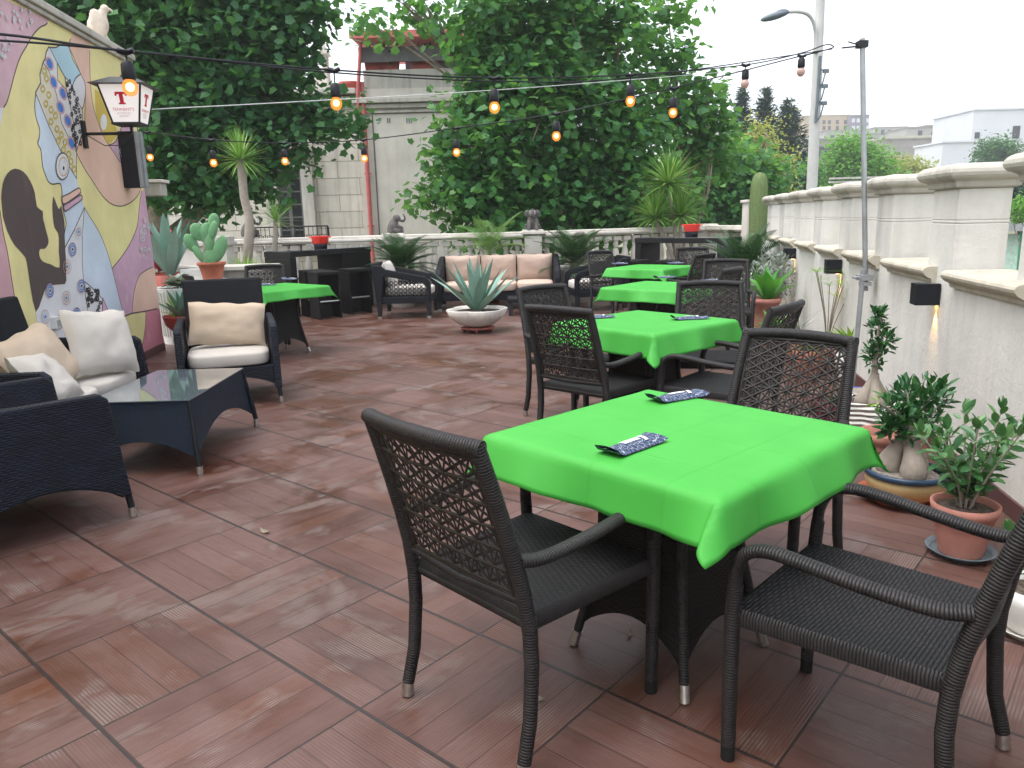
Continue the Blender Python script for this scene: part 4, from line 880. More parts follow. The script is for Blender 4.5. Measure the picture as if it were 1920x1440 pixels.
# ---- lounge set in navy wicker
def pillow(name, w_, h_, th, mat, parent, loc, R=None, seed=0, pinch=.05, wr=.010):
    m = MB()
    def f(sg):
        def g(u, v):
            a, b = 2 * u - 1, 2 * v - 1; e = (1 - abs(a) ** 3.2) ** .55 * (1 - abs(b) ** 3.2) ** .55; fo = .006 * math.sin(14 * abs(a) + 3 * b + seed) * max(0, abs(a) - .45) * 2 + .005 * math.sin(15 * b + 4 * a + seed * 2) * max(0, abs(b) - .4) * 2
            kx = 1 - pinch * (1 - b * b) * 0.0 - pinch * (1 - abs(b)) ; ky = 1 - pinch * (1 - abs(a))
            z = sg * th / 2 * e + wr * (noise.noise(Vector((a * 1.7 + seed, b * 1.7, seed))) + .5 * noise.noise(Vector((a * 4 + seed, b * 4, sg)))) * (.3 + .7 * e) + fo
            ed = .006 * math.sin((a + seed) * 9) * (1 if abs(b) > .9 else 0)
            return (a * w_ / 2 * kx, b * h_ / 2 * ky + ed, z)
        return g
    m.grid(f(1), 22, 16); m.grid(f(-1), 22, 16, flip=True); o = m.build(name, mat, parent); o.location = loc
    if R is not None: o.rotation_euler = R
    return o
def cushion(m, c, d, r=.025, mi=0, puff=.01):
    "rounded seat cushion"
    x, y, z = [q / 2 for q in d]; c = Vector(c)
    def f(u, v):
        a = 2 * PI * u; n = 5.0; cx, sx = math.cos(a), math.sin(a); k = (abs(cx) ** n + abs(sx) ** n) ** (-1 / n)
        b = v * PI - PI / 2; q = math.copysign(abs(math.sin(b)) ** .35, math.sin(b)); e = math.cos(b) ** .25 if math.cos(b) > 0 else 0
        return c + Vector((x * k * cx * e, y * k * sx * e, z * q + (puff * (1 - (e) ** 2) if q > 0 else 0)))
    m.grid(f, 48, 16, mi)
def sidepanel(m, poly, x0, x1, mi=0):
    "poly in (y,z) extruded in x"
    A = Matrix(((0, 0, 1, 0), (1, 0, 0, 0), (0, 1, 0, 0), (0, 0, 0, 1))); m.prism(poly, x0, x1, mi, A)
def frontpanel(m, poly, y0, y1, mi=0):
    A = Matrix(((1, 0, 0, 0), (0, 0, -1, 0), (0, 1, 0, 0), (0, 0, 0, 1))); m.prism(poly, -y1, -y0, mi, A)
def archy(x0, x1, zt, zb, rise, n=14, foot=.05):
    "closed panel outline with an arched lower edge"
    low = [(x0 + foot + (x1 - x0 - 2 * foot) * i / n, zb + rise * math.sin(PI * i / n) ** .75) for i in range(n + 1)]
    return [(x0, zb), (x0 + foot, zb)] + low[1:-1] + [(x1 - foot, zb), (x1, zb)]
def lounge(name, label, loc, az, width=.74, cat='armchair', backh=.90, cush='cream', group='navy wicker lounge seats', armz=.63, depth=.74):
    t = thing(name, label, cat, loc, az, group); w2 = width / 2; d2 = depth / 2
    for s in (-1, 1):
        m = MB(); low = archy(-d2 + .02, d2 + .02, 0, .115, .11); p = [(y, z) for y, z in low] + [(d2 - .03, armz - .02), (d2 - .07, armz + .01), (0, armz + .012), (-d2 + .03, armz + .02), (-d2 + .0, armz - .02)]
        x0, x1 = sorted((s * w2, s * (w2 - .055))); sidepanel(m, p, x0, x1); m.build('arm_panel', 'navy', t, bev=.012)
        for y in (-d2 + .04, d2 - .0):
            m = MB(); m.tube([(s * (w2 - .025), y, .16), (s * (w2 - .02), y + (.012 if y > 0 else -.012), .05)], .017, 8); lg = m.build('leg', 'navywrap', t)
            m = MB(); m.tube([(s * (w2 - .02), y + (.012 if y > 0 else -.012), .052), (s * (w2 - .019), y + (.014 if y > 0 else -.014), .002)], .0185, 12); m.build('foot_cap', 'silver', lg)
    m = MB(); lo = archy(-w2 + .056, w2 - .056, 0, .16, .07, foot=.02); frontpanel(m, lo + [(w2 - .056, .30), (-w2 + .056, .30)], d2 - .05, d2 - .015); m.box((0, 0, .285), (width - .115, depth - .12, .03)); m.build('seat_base', 'navy', t)
    m = MB(); y0 = -d2 + .06; lean = .16
    lo = [Vector((-w2 + .057, y0 - .05, .14)), Vector((w2 - .057, y0 - .05, .14)), Vector((w2 - .057, y0 + .015, .14)), Vector((-w2 + .057, y0 + .015, .14))]
    hi = [p + Vector((0, -lean, backh - .14)) for p in lo]; m.hexa(lo, hi); m.build('backrest', 'navyfine', t, bev=.015)
    n = 1 if width < 1 else 2; cw = (width - .13) / n
    for i in range(n):
        m = MB(); cushion(m, (-w2 + .065 + cw * (i + .5), .03, .36), (cw - .006, depth - .12, .12)); m.build('seat_cushion', cush, t)
    return t
lc = lounge('lounge_chair', 'navy wicker lounge chair with tall back and wide sand pillow, facing the coffee table', (-2.33, 6.19, 0), 160, .76, backh=.95)
tag(pillow('pillow', .60, .36, .15, 'sand', None, Vector((-2.33, 6.22, .61)), (R_(72), R_(4), -R_(164) + PI), 3, wr=.016), 'wide sand coloured pillow leaning in the tall navy lounge chair', 'pillow')
lounge('lounge_chair', 'navy wicker lounge chair seen from its woven side at the left edge of the photo', (-2.42, 3.50, 0), 41, .76, backh=.80)
ls = lounge('loveseat', 'navy wicker two-seat sofa along the mural with cream seat cushions', (-2.97, 4.80, 0), 84, 1.42, 'sofa', .95, armz=.62, depth=.72)
tag(pillow('pillow', .47, .45, .17, 'cream', None, (-2.79, 5.12, .65), (R_(70), R_(6), -R_(118) + PI), 8, wr=.018), 'square cream pillow standing at the right arm of the navy two-seat sofa', 'pillow', 'cream pillows on the two-seat sofa')
tag(pillow('pillow', .60, .42, .20, 'sand', None, (-2.95, 4.66, .60), (R_(60), R_(-8), -R_(88) + PI), 12, wr=.02), 'large sand coloured pillow lying in the middle of the navy two-seat sofa', 'pillow', 'cream pillows on the two-seat sofa')
tag(pillow('pillow', .45, .36, .16, 'cream', None, (-2.72, 4.36, .55), (R_(50), R_(8), -R_(80) + PI), 15, wr=.02), 'soft cream pillow slumped in front of the others at the left edge', 'pillow', 'cream pillows on the two-seat sofa')
# coffee table
ct = thing('coffee_table', 'blue black wicker coffee table with reflecting glass top and arched sides', 'coffee table', (-2.15, 4.70, 0), -1)
tw, tl, zt = .29, .47, .425; fw_, fl = .33, .53
for nm, k in (('x', 0), ('x', 2), ('y', 1), ('y', 3)):
    m = MB(); R = Matrix.Rotation(k * PI / 2, 3, 'Z')
    a, b = (tw, tl) if nm == 'x' else (tl, tw); fa, fb = (fw_, fl) if nm == 'x' else (fl, fw_)
    def f(u, v):
        zb = .085 + (.11 if nm == 'x' else .155) * max(0.0, math.sin(PI * u)) ** .8; z = zb + (zt - zb) * v; q = max(0.0, (zt - z) / zt) ** 1.25; hx = a + (fa - a) * q; hy = b + (fb - b) * q; return R @ Vector(((u - .5) * 2 * hx, -hy, z))
    m.grid(f, 20, 8, uvs=(2 * a, .36)); m.build('side_panel', 'ctw', ct)
for sx in (-1, 1):
    for sy in (-1, 1):
        m = MB(); m.tube([(sx * tw * .995, sy * tl * .995, zt - .002), (sx * (tw + .02), sy * (tl + .03), .25), (sx * fw_ * .98, sy * fl * .98, .12), (sx * fw_, sy * fl, .05)], [.010, .013, .017, .017], 8); lg = m.build('leg', 'navywrap', ct)
        m = MB(); m.tube([(sx * fw_, sy * fl, .052), (sx * fw_, sy * fl, .002)], .019, 12); m.build('foot_cap', 'silver', lg)
m = MB(); m.box((0, 0, zt - .006), (tw * 2, tl * 2, .012)); m.build('top_frame', 'ctw', ct)
m = MB(); m.box((0, 0, zt + .0045), (tw * 2 + .012, tl * 2 + .012, .007)); m.build('glass_top', 'glass', ct, bev=.001)

# ---- far lounge group
def panelchair(label, loc, az, flip=False):
    t = thing('low_armchair', label, 'armchair', loc, az, 'black low armchairs beside the far sofa'); w2, d2 = .37, .40
    for s in (-1, 1):
        x0, x1 = sorted((s * w2, s * (w2 - .07))); m = MB()
        # frame of the arm: top bar, uprights, bottom bar, with pierced flower lattice inside
        sidepanel(m, [(-d2 - .06, .78), (-d2 + .07, .78), (-d2 + .14, .72), (d2 - .08, .60), (d2 - .02, .56), (d2, .50), (d2 + .0, .24), (d2 - .07, .24), (d2 - .07, .47), (d2 - .12, .52), (-d2 + .12, .62), (-d2 + .07, .24), (-d2 - .01, .24)], x0, x1)
        sidepanel(m, [(-d2 + .075, .22), (d2 - .0, .22), (d2 - .0, .32), (-d2 + .085, .32)], x0, x1); m.build('arm', 'navyfine', t, bev=.012)
        m = MB(); xm_ = s * (w2 - .035)
        for i in range(9):
            for j in range(5):
                y = -d2 + .15 + i * .068; z = .345 + j * .058
                if z > .60 - (y + d2) * .13: continue
                m.tube([(xm_, y + .026 * math.cos(g * PI / 4), z + .026 * math.sin(g * PI / 4)) for g in range(9)], .006, 4, cap=False)
        sidepanel(m, [(-d2 + .10, .31), (d2 - .06, .31), (d2 - .06, .315), (-d2 + .10, .315)], xm_ - .005, xm_ + .005)
        for i in range(12): y = -d2 + .10 + i * .056; m.tube([(xm_ + .002 * s, y, .31), (xm_ + .002 * s, y, .60 - (y + d2) * .10)], .003, 4, cap=False)
        m.build('lattice', 'navywrap', t)
        for y in (-d2 + .03, d2 - .04):
            m = MB(); m.hexa([Vector((s * (w2 - .035) + a, y + b, .03)) for a, b in ((-.025, -.025), (.025, -.025), (.025, .025), (-.025, .025))], [Vector((s * (w2 - .035) + a, y + b, .25)) for a, b in ((-.034, -.036), (.034, -.036), (.034, .036), (-.034, .036))]); lg = m.build('leg', 'ink', t)
            m = MB(); m.box((s * (w2 - .035), y, .017), (.052, .052, .03)); m.build('foot_cap', 'silver', lg)
    m = MB(); m.box((0, d2 - .04, .275), (2 * w2 - .14, .07, .09)); m.box((0, 0, .27), (2 * w2 - .142, .7, .05)); m.build('seat_frame', 'navyfine', t, bev=.01)
    m = MB(); m.hexa([Vector((a, b, .25)) for a, b in ((-w2 + .072, -d2), (w2 - .072, -d2), (w2 - .072, -d2 + .07), (-w2 + .072, -d2 + .07))], [Vector((a, b - .08, .80)) for a, b in ((-w2 + .072, -d2), (w2 - .072, -d2), (w2 - .072, -d2 + .07), (-w2 + .072, -d2 + .07))]); m.build('backrest', 'navyfine', t, bev=.015)
    m = MB(); cushion(m, (0, .04, .385), (2 * w2 - .15, .70, .13)); m.build('seat_cushion', 'cream', t); return t
panelchair('black woven low armchair facing right, left of the far sofa, with pierced side panel', (-1.53, 11.48, 0), 93)
tag(pillow('pillow', .45, .42, .15, 'cream', None, (-1.78, 11.45, .62), (R_(75), 0, -R_(93) + PI), 5), 'cream pillow in the black low armchair left of the far sofa', 'pillow')
panelchair('black woven low armchair facing left, partly hidden behind the farthest green table', (1.32, 11.75, 0), 262)
sf = thing('far_sofa', 'black woven three-seat sofa with pinkish beige cushions in front of the balustrade', 'sofa', (-.17, 12.25, 0), 181); w2, d2 = .98, .38
for s in (-1, 1):
    x0, x1 = sorted((s * w2, s * (w2 - .10))); m = MB(); sidepanel(m, [(-d2 - .05, .16), (d2, .16), (d2, .48), (d2 - .04, .58), (d2 - .14, .66), (-d2 + .1, .80), (-d2 - .06, .82), (-d2 - .1, .78)], x0, x1); m.build('arm', 'navyfine', sf, bev=.03)
    for y in (-d2 + .03, d2 - .05):
        m = MB(); m.hexa([Vector((s * (w2 - .05) + a, y + b, .03)) for a, b in ((-.03, -.03), (.03, -.03), (.03, .03), (-.03, .03))], [Vector((s * (w2 - .05) + a, y + b, .17)) for a, b in ((-.04, -.04), (.04, -.04), (.04, .04), (-.04, .04))]); lg = m.build('leg', 'ink', sf)
        m = MB(); m.box((s * (w2 - .05), y, .017), (.062, .062, .03)); m.build('foot_cap', 'silver', lg)
m = MB(); m.box((0, .02, .22), (2 * w2 - .204, .68, .13)); m.build('seat_frame', 'navyfine', sf, bev=.01)
m = MB(); m.hexa([Vector((a, b, .17)) for a, b in ((-w2 + .103, -d2 - .02), (w2 - .103, -d2 - .02), (w2 - .103, -d2 + .05), (-w2 + .103, -d2 + .05))], [Vector((a, b - .08, .80)) for a, b in ((-w2 + .103, -d2 - .02), (w2 - .103, -d2 - .02), (w2 - .103, -d2 + .05), (-w2 + .103, -d2 + .05))]); m.build('backrest', 'navyfine', sf, bev=.015)
cw = (2 * w2 - .22) / 3
for i in range(3):
    m = MB(); cushion(m, (-w2 + .11 + cw * (i + .5), .06, .355), (cw - .004, .66, .14)); m.build('seat_cushion', 'pink', sf)
    pillow('back_cushion', cw - .01, .44, .17, 'pink', sf, (-w2 + .11 + cw * (i + .5), -.22, .615), (R_(80), 0, 0), i + 20, pinch=.02, wr=.012)
fo = thing('low_table', 'low black woven table in front of the right half of the far sofa', 'table', (.28, 11.35, 0), 0)
m = MB(); m.box((0, 0, .22), (.62, .5, .06)); m.build('tabletop', 'navyfine', fo, bev=.01)
for sx in (-1, 1):
    for sy in (-1, 1): m = MB(); m.box((sx * .27, sy * .21, .095), (.06, .06, .19)); m.build('leg', 'ink', fo)

# ---- bars and stools
def bar(label, a, b, depth, ztop, solid):
    "a: near corner on the front, b: far corner on the front; the body lies behind"
    a = Vector(a); b = Vector(b); d = (b - a).normalized(); L = (b - a).length; q = Vector((-d.y, d.x, 0)); 
    if q.y < 0: q = -q
    t = thing('bar_table', label, 'bar table', a, 0, 'high wicker bar tables')
    def bx(u0, u1, v0, v1, z0, z1, nm, mt, bev=.006):
        c = [d * u0 + q * v0, d * u1 + q * v0, d * u1 + q * v1, d * u0 + q * v1]
        if (c[1] - c[0]).cross(c[3] - c[0]).z < 0: c = c[::-1]
        m = MB(); m.hexa([p + Vector((0, 0, z0)) for p in c], [p + Vector((0, 0, z1)) for p in c]); return m.build(nm, mt, t, bev=bev)
    bx(0, L, 0, depth, ztop - .085, ztop, 'tabletop', 'barw'); bx(.03, L - .03, .03, depth - .03, ztop + .0, ztop + .006, 'glass_top', 'glass', .001)
    for u0, u1 in solid: bx(u0, u1, .01, depth - .01, 0, ztop - .087, 'end_panel', 'barw')
    m = MB(); n = 24; pr = [(i / n * (L - .2) + .1, ztop - .087 - .035 * math.sin(PI * i / n) ** .5 * (1 if i % 2 else .8)) for i in range(n + 1)]
    return t, d, q
BZ = .99
t1, bd, bq = bar('long dark wicker bar table on the left in front of the balustrade', (-3.30, 11.62, 0), (-2.32, 13.02, 0), .62, BZ, ((.0, .12), (1.05, 1.70)))
t2, bd2, bq2 = bar('long dark wicker bar table at the right end of the balustrade, beside the columnar cactus', (3.34, 12.02, 0), (2.16, 13.22, 0), .6, 1.02, ((.0, .10), (1.56, 1.68)))
def make_stool(label):
    t = thing('bar_stool', label, 'bar stool', (0, 0, 0), 0, 'dark box shaped bar stools'); w_, h = .36, .70
    m = MB(); m.box((0, 0, h - .025), (w_, w_, .05)); m.build('seat', 'barw', t, bev=.008)
    for s in (-1, 1): m = MB(); m.box((s * (w_ / 2 - .012), 0, (h - .05) / 2), (.022, w_ - .01, h - .052)); m.build('side_panel', 'barw', t)
    m = MB(); m.box((0, .12, (h - .05) / 2), (w_ - .05, .02, h - .052)); m.build('back_panel', 'bardark', t)
    m = MB(); m.tube([(-w_ / 2 + .02, -w_ / 2 + .03, .26), (w_ / 2 - .02, -w_ / 2 + .03, .26)], .013, 8); m.build('footrest', 'silver', t); return t
st0 = make_stool('dark wicker box stool nearest the green table, in front of the left bar'); st0.location = (-2.78, 11.45, 0); st0.rotation_euler = (0, 0, R_(38))
dup(st0, (-2.42, 11.98, 0), -38, 'dark wicker box stool under the closed right half of the left bar')
dup(st0, (-3.02, 11.80, 0), -30, 'dark wicker box stool pushed under the left bar behind the first stool')
dup(st0, (2.02, 12.35, 0), 40, 'dark wicker box stool at the left end of the right bar')
dup(st0, (2.55, 12.05, 0), 42, 'dark wicker box stool in front of the middle of the right bar')
def bucket(label, p):
    t = thing('menu_bucket', label, 'bucket', p, 0, 'red topped buckets on the bars')
    m = MB(); m.lathe([(.0, 0), (.10, 0), (.115, .11), (.10, .11)], 20); m.build('base', 'black', t)
    m = MB(); m.lathe([(.113, .085), (.128, .10), (.135, .19), (.142, .205), (.13, .205), (.12, .11), (0, .105)], 24)
    m.build('tub', 'red', t)
    for s in (-1, 1): m = MB(); m.tube([(s * .128, -.04, .185), (s * .165, -.035, .19), (s * .17, 0, .185), (s * .165, .035, .19), (s * .128, .04, .185)], .009, 6); m.build('handle', 'red', t)
    return t
p = P(601, 461, 12.3); bucket('red bucket with black base standing on the left bar', (p.x, 12.3, BZ + .006))
p = P(1297, 433, 13.0); bucket('red bucket with black base standing on the right bar', (p.x, 13.0, 1.026))

# ================================================================ LIGHTS
def wall_lamp(s, label):
    t = thing('wall_lamp', label, 'wall lamp', W(s, 0, .905), 11, 'black cube lamps on the right wall')
    m = MB(); m.box((-.070, 0, 0), (.130, .11, .125)); m.build('housing', 'black', t, bev=.002)
    m = MB(); m.box((-.055, 0, .0635), (.09, .08, .002)); m.build('top_glass', 'glass', t)
    m = MB(); m.lathe([(.022, -.0635), (.022, -.066)], 16, (-.030, 0, 0)); m.build('lens', lampglow, t)
    ld = bpy.data.lights.new('lamp_light', 'SPOT'); ld.energy = 2.2; ld.color = (1, .56, .20); ld.spot_size = R_(52); ld.spot_blend = .9; ld.shadow_soft_size = .012
    lo = bpy.data.objects.new('lamp_light', ld); COL.objects.link(lo); lo.parent = t; lo.location = (-.026, 0, -.070); lo.rotation_euler = (0, R_(-7), 0)
lampglow = emit('warm_lamp_lens', (1, .6, .25), 6)
wall_lamp(4.86, 'black cube wall lamp nearest the camera on the right wall, lit below')
wall_lamp(7.33, 'black cube wall lamp in the middle of the right wall, near the scaffold pole')
wall_lamp(9.70, 'farthest black cube wall lamp on the right wall, above the silvery shrub')

SGRP = 'festoon light strings over the terrace'
def festoon(label, pts, bulbs, r=.0045, twin=None):
    "pts: cable through world points; bulbs: (point on cable, drop, lit)"
    t = thing('light_string', label, 'light string', pts[0], 0, SGRP); o = Vector(pts[0]); m = MB(); m.tube([p - o for p in bez(pts, 8 * (len(pts) - 1))], r, 6)
    m.build('cable', 'black', t)
    for p, drop, lit in bulbs:
        q = p - o; m = MB(); top = q + Vector((0, 0, drop)); m.tube([top, q + Vector((0, 0, .062))], .0035, 6); m.tube([top + Vector((-.03, 0, .004)), top + Vector((0, 0, -.006)), top + Vector((.03, 0, .004))], .011, 6)
        m.lathe([(.014, .078), (.024, .066), (.026, .02), (.022, .010)], 14, q); sk = m.build('lamp_socket', 'black', t)
        m = MB(); m.ball(q + Vector((0, 0, -.018)), .029, 14, 10, sc=(1, 1, 1.12)); m.lathe([(.012, .018), (.0165, .005)], 12, q)
        if lit: m.ball(q + Vector((0, 0, -.016)), .0165, 12, 8, 1)
        m.build('bulb', ['amber', 'bulbglow'] if lit else 'bulbdim', sk)
def B(x, y, Y): return P(x, y, Y)
poleTop = P(1617, 78, 5.95)
b1 = [(243, 155, 3.1, 1), (630, 187, 4.0, 1), (927, 195, 4.4, 1), (1182, 184, 4.9, 1), (1397, 152, 5.7, 0)]
c1 = [P(-420, 40, 1.9), P(0, 64, 2.5), P(243, 96, 3.1), P(620, 131, 4.0), P(924, 146, 4.4), P(1182, 140, 4.9), P(1395, 122, 5.7), P(1500, 100, 5.85), P(1548, 84, 5.9), P(1563, 88, 5.9), P(1550, 93, 5.9), P(1510, 104, 5.85)]
festoon('upper black festoon cable with four lit amber bulbs, crossing the whole photo', c1, [(P(x, y, Y), .062 + max(.02, (P(x, cy, Y).z - P(x, y, Y).z - .062)), l) for (x, y, Y, l), cy in zip(b1, (96, 131, 146, 140, 122))])
b2 = [(281, 291, 7.0, 1), (400, 301, 6.3, 1), (534, 298, 6.5, 1), (683, 293, 6.6, 1), (856, 281, 6.1, 1), (1043, 250, 5.3, 1), (1262, 206, 5.3, 1), (1502, 130, 5.8, 0)]
cy2 = (248, 262, 268, 262, 240, 213, 165, 105)
c2 = [P(271, 245, 7.3)] + [P(x, cy, Y) for (x, y, Y, l), cy in zip(b2, cy2)] + [P(1560, 91, 5.9)]
festoon('lower black festoon cable with seven lit bulbs in front of the plane trees', c2, [(P(x, y, Y), P(x, cy, Y).z - P(x, y, Y).z, l) for (x, y, Y, l), cy in zip(b2, cy2)])
def cable(label, pts, r, mat):
    o = Vector(pts[0]); m = MB(); m.tube([p - o for p in bez(pts, 8 * (len(pts) - 1))], r, 6); ob = m.build('cable', mat); ob.location = o; return tag(ob, label, 'cable', 'cables over the terrace')
cable('thin white cable stretched from the lantern to the street lamp post', [P(285, 205, 7.4), P(640, 186, 9), P(1050, 160, 12), P(1528, 121, 19.8)], .005, 'strap')
cable('thin black supply cable running just below the upper festoon cable across the mural', [P(-420, 62, 2.0), P(0, 76, 2.6), P(250, 97, 3.15), P(610, 135, 4.05), P(924, 152, 4.5), P(1180, 146, 5.0), P(1560, 92, 5.9)], .004, 'black')
cable('hair thin wire tying the ends of the festoon cables to the scaffold pole', [P(1562, 88, 5.9), poleTop], .0012, 'galv')

# pub lantern on the mural wall
LP = P(245, 232, 7.35); t = thing('pub_lantern', 'white four sided pub lantern with red T, on an iron bracket on the mural wall', 'lantern', (LP.x, LP.y, LP.z), -7)
def ring4(h0, h1, z0, z1, mt, nm, par, th=None):
    m = MB(); m.hexa([Vector((a * h0, b * h0, z0)) for a, b in ((-1, -1), (1, -1), (1, 1), (-1, 1))], [Vector((a * h1, b * h1, z1)) for a, b in ((-1, -1), (1, -1), (1, 1), (-1, 1))]); return m.build(nm, mt, par)
tp = NT('lantern_opal_panel'); tp.set((.80, .77, .76), .4, .4); tp.put(tp.b.inputs['Emission Color'], (1, .9, .86)); tp.b.inputs['Emission Strength'].default_value = .12
h0, h1, zb, zt_ = .115, .18, .0, .315
ring4(h0, h1, zb, zt_, tp.m, 'opal_panel', t)
m = MB()
for a, b in ((-1, -1), (1, -1), (1, 1), (-1, 1)): m.tube([(a * h0, b * h0, zb), (a * h1, b * h1, zt_)], .009, 6)
m.box((0, 0, zb - .008), (h0 * 2 + .02, h0 * 2 + .02, .018)); m.build('frame', 'iron', t)
m = MB(); m.hexa([Vector((a * .245, b * .245, zt_ + .004)) for a, b in ((-1, -1), (1, -1), (1, 1), (-1, 1))], [Vector((a * .10, b * .10, zt_ + .075)) for a, b in ((-1, -1), (1, -1), (1, 1), (-1, 1))]); m.lathe([(.05, zt_ + .07), (.04, zt_ + .10), (0, zt_ + .11)], 12); m.build('roof', 'iron', t)
redT = pm('red_lettering', (.62, .02, .05), .5, .3, var=.05); pinkT = pm('faded_red_lettering', (.66, .24, .26), .6, .2, var=.05); greyT = pm('faded_grey_lettering', (.62, .50, .50), .6, .2, var=.05)
Tpoly = [(-.045, .05), (.045, .05), (.05, .018), (.036, .018), (.030, .032), (.016, .032), (.016, -.036), (.028, -.038), (.028, -.05), (-.028, -.05), (-.028, -.038), (-.016, -.036), (-.016, .032), (-.030, .032), (-.036, .018), (-.05, .018)]
tiltA = math.atan2(h1 - h0, zt_ - zb)
for k in range(4):
    Mk = Matrix.Rotation(k * PI / 2, 4, 'Z') @ Matrix.Translation((0, -h0 - .0015, zb)) @ Matrix.Rotation(PI / 2 + tiltA, 4, 'X')
    for body, size, y, mt, nm in ((None, 0, .205, redT, 'letter_mark'), ("TENNENT'S", .036, .098, pinkT, 'lettering'), ('AUTHENTIC', .022, .070, greyT, 'lettering'), ('EXPORT', .024, .045, greyT, 'lettering')):
        m = MB(); A = Mk @ Matrix.Translation((0, y, .002))
        if body is None: m.prism([(x * 1.05, z * 1.05) for x, z in Tpoly], 0, .001, 0, A)
        else:
            V, Fs = text_mesh(body, size, .0004); m.add([A @ Vector(v) for v in V], Fs)
        m.build(nm, mt, t)
m = MB(); wallx = (Vector((LP.x, LP.y, 0)) - MG).dot(MN); ca_, sa_ = math.cos(R_(-7)), math.sin(R_(-7))
q = Vector((-MN.x, -MN.y, 0)) * (wallx - .012); q = Vector((q.x * ca_ - q.y * sa_, q.x * sa_ + q.y * ca_, 0))
m.tube([(0, 0, -.02), (0, 0, -.085)], .013, 8); m.tube([Vector((0, 0, -.085)), q + Vector((0, 0, -.085))], .014, 8); m.box(q + Vector((0, 0, -.09)), (.03, .07, .24)); m.build('bracket', 'iron', t)
m = MB(); m.tube([q + Vector((.03, 0, -.10)), q * .6 + Vector((0, 0, -.19)), q * .2 + Vector((0, 0, -.19)), (0, 0, -.10)], .004, 5); m.build('wire', 'black', t)
# heater / speaker box below it
c = MG + MD * -.55 + MN * .10; s = thing('wall_speaker', 'black and grey upright box mounted on the mural wall below the lantern', 'wall box', (c.x, c.y, 2.09), -7)
m = MB(); m.box((-.02, 0, 0), (.16, .16, .56)); m.build('housing', 'black', s, bev=.006)
for y, k in ((-.09, 0), (.0, 1)): m = MB(); m.box((.075 + .02 * k, -.04 + .07 * k, 0), (.03, .06, .56)); m.build('grey_panel', 'galv', s, bev=.003)
c = MG + MD * .20 + MN * .07; b_ = thing('stone_bracket', 'moulded stone bracket sticking out at the end of the mural wall', 'bracket', (c.x, c.y, 1.82), -7)
m = MB(); m.box((-.1, 0, 0), (.36, .22, .14)); m.build('block', 'coping', b_, bev=.01); m = MB(); m.box((-.1, 0, .09), (.42, .28, .035)); m.build('cap', 'balu', b_, bev=.008)
c = MG + MD * -2.62 + MN * .02; so_ = thing('wall_socket', 'small white outdoor socket box on the mural wall above the sofa arm', 'socket', (c.x, c.y, .66), -7)
m = MB(); m.box((.0, 0, 0), (.05, .085, .10)); m.build('housing', 'plastic', so_, bev=.006); m = MB(); m.box((.028, 0, -.005), (.006, .045, .05)); m.build('cover', 'grille', so_)

# scaffold pole by the right wall and street lamp
def PW(x, y, p):
    d = ray(x, y); return CAMP + d * ((WP + p) / d.dot(WN))
a = PW(1622, 400, -.115); PY = a.y; a = P(1617, 72, PY); b = P(1622, 470, PY); c = P(1620, 560, PY - .01); d0 = P(1603, 690, PY - .03); d = c + (d0 - c) * (c.z / (c.z - d0.z))
t = thing('scaffold_pole', 'galvanised scaffold pole standing against the right wall, taller than everything near it', 'pole', (d.x, d.y, 0))
m = MB(); o = Vector((d.x, d.y, 0)); m.tube([a - o, b - o, P(1623, 545, PY) - o], .0185, 12); m.build('upper_tube', 'galv', t)
m = MB(); m.tube([P(1619, 505, PY - .045) - o, (0, 0, 0)], .0185, 12); m.build('lower_tube', 'galv', t)
m = MB(); k = P(1621, 520, PY - .02) - o; m.box(k, (.09, .10, .045)); m.tube([k + Vector((-.09, 0, 0)), k + Vector((.07, 0, 0))], .009, 6); k = P(1622, 532, PY - .02) - o; m.box(k, (.06, .09, .03)); m.build('clamp', 'galv', t, bev=.004)
m = MB(); k = a - o; m.box(k + Vector((0, 0, -.04)), (.065, .065, .045)); m.tube([k + Vector((-.14, 0, -.06)), k + Vector((0, 0, -.05))], .006, 5); m.tube([k + Vector((-.10, 0, -.02)), k + Vector((0, 0, -.05))], .005, 5); m.build('top_clamp', 'iron', t)
LB = P(1522, 355, 20); LT = P(1541, -60, 20); t = thing('street_lamp', 'tall tapered grey street lamp post with curved arm above the plane trees', 'street lamp', (LB.x, LB.y, STREET)); o = Vector((LB.x, LB.y, STREET))
m = MB(); m.tube([(LB.x - .1 - o.x, 0, 0), LB - o, LT - o], [.15, .135, .105], 14); m.build('post', 'post', t)
m = MB(); m.tube(bez([P(1530, 100, 19.9) - o, P(1529, 60, 19.9) - o, P(1520, 32, 19.8) - o, P(1500, 22, 19.7) - o, P(1466, 23, 19.6) - o], 16), .045, 8); m.build('arm', 'post', t)
hd = P(1453, 30, 19.55) - o; m = MB(); m.ball(hd, 1, 14, 8, R=Matrix.Rotation(R_(-14), 3, 'Y'), sc=(.36, .16, .085)); m.ball(hd + Vector((.18, 0, .09)), 1, 10, 6, sc=(.16, .1, .06)); m.build('lamp_head', 'lampgrey', t)
m = MB(); u = P(1538, 105, 19.85) - o
for z in (0, -.35, -.75): m.box(u + Vector((.16, 0, z - .35)), (.14, .06, .09)); m.tube([u + Vector((0, 0, z - .3)), u + Vector((.16, 0, z - .35)), u + Vector((.09, 0, z - .65)), u + Vector((-.02, 0, z - .8))], .02, 5)
m.tube([u, u + Vector((-.01, -.02, -.8)), u + Vector((-.03, -.02, -1.55))], .035, 6); m.build('wire_clamps', 'lampgrey', t)

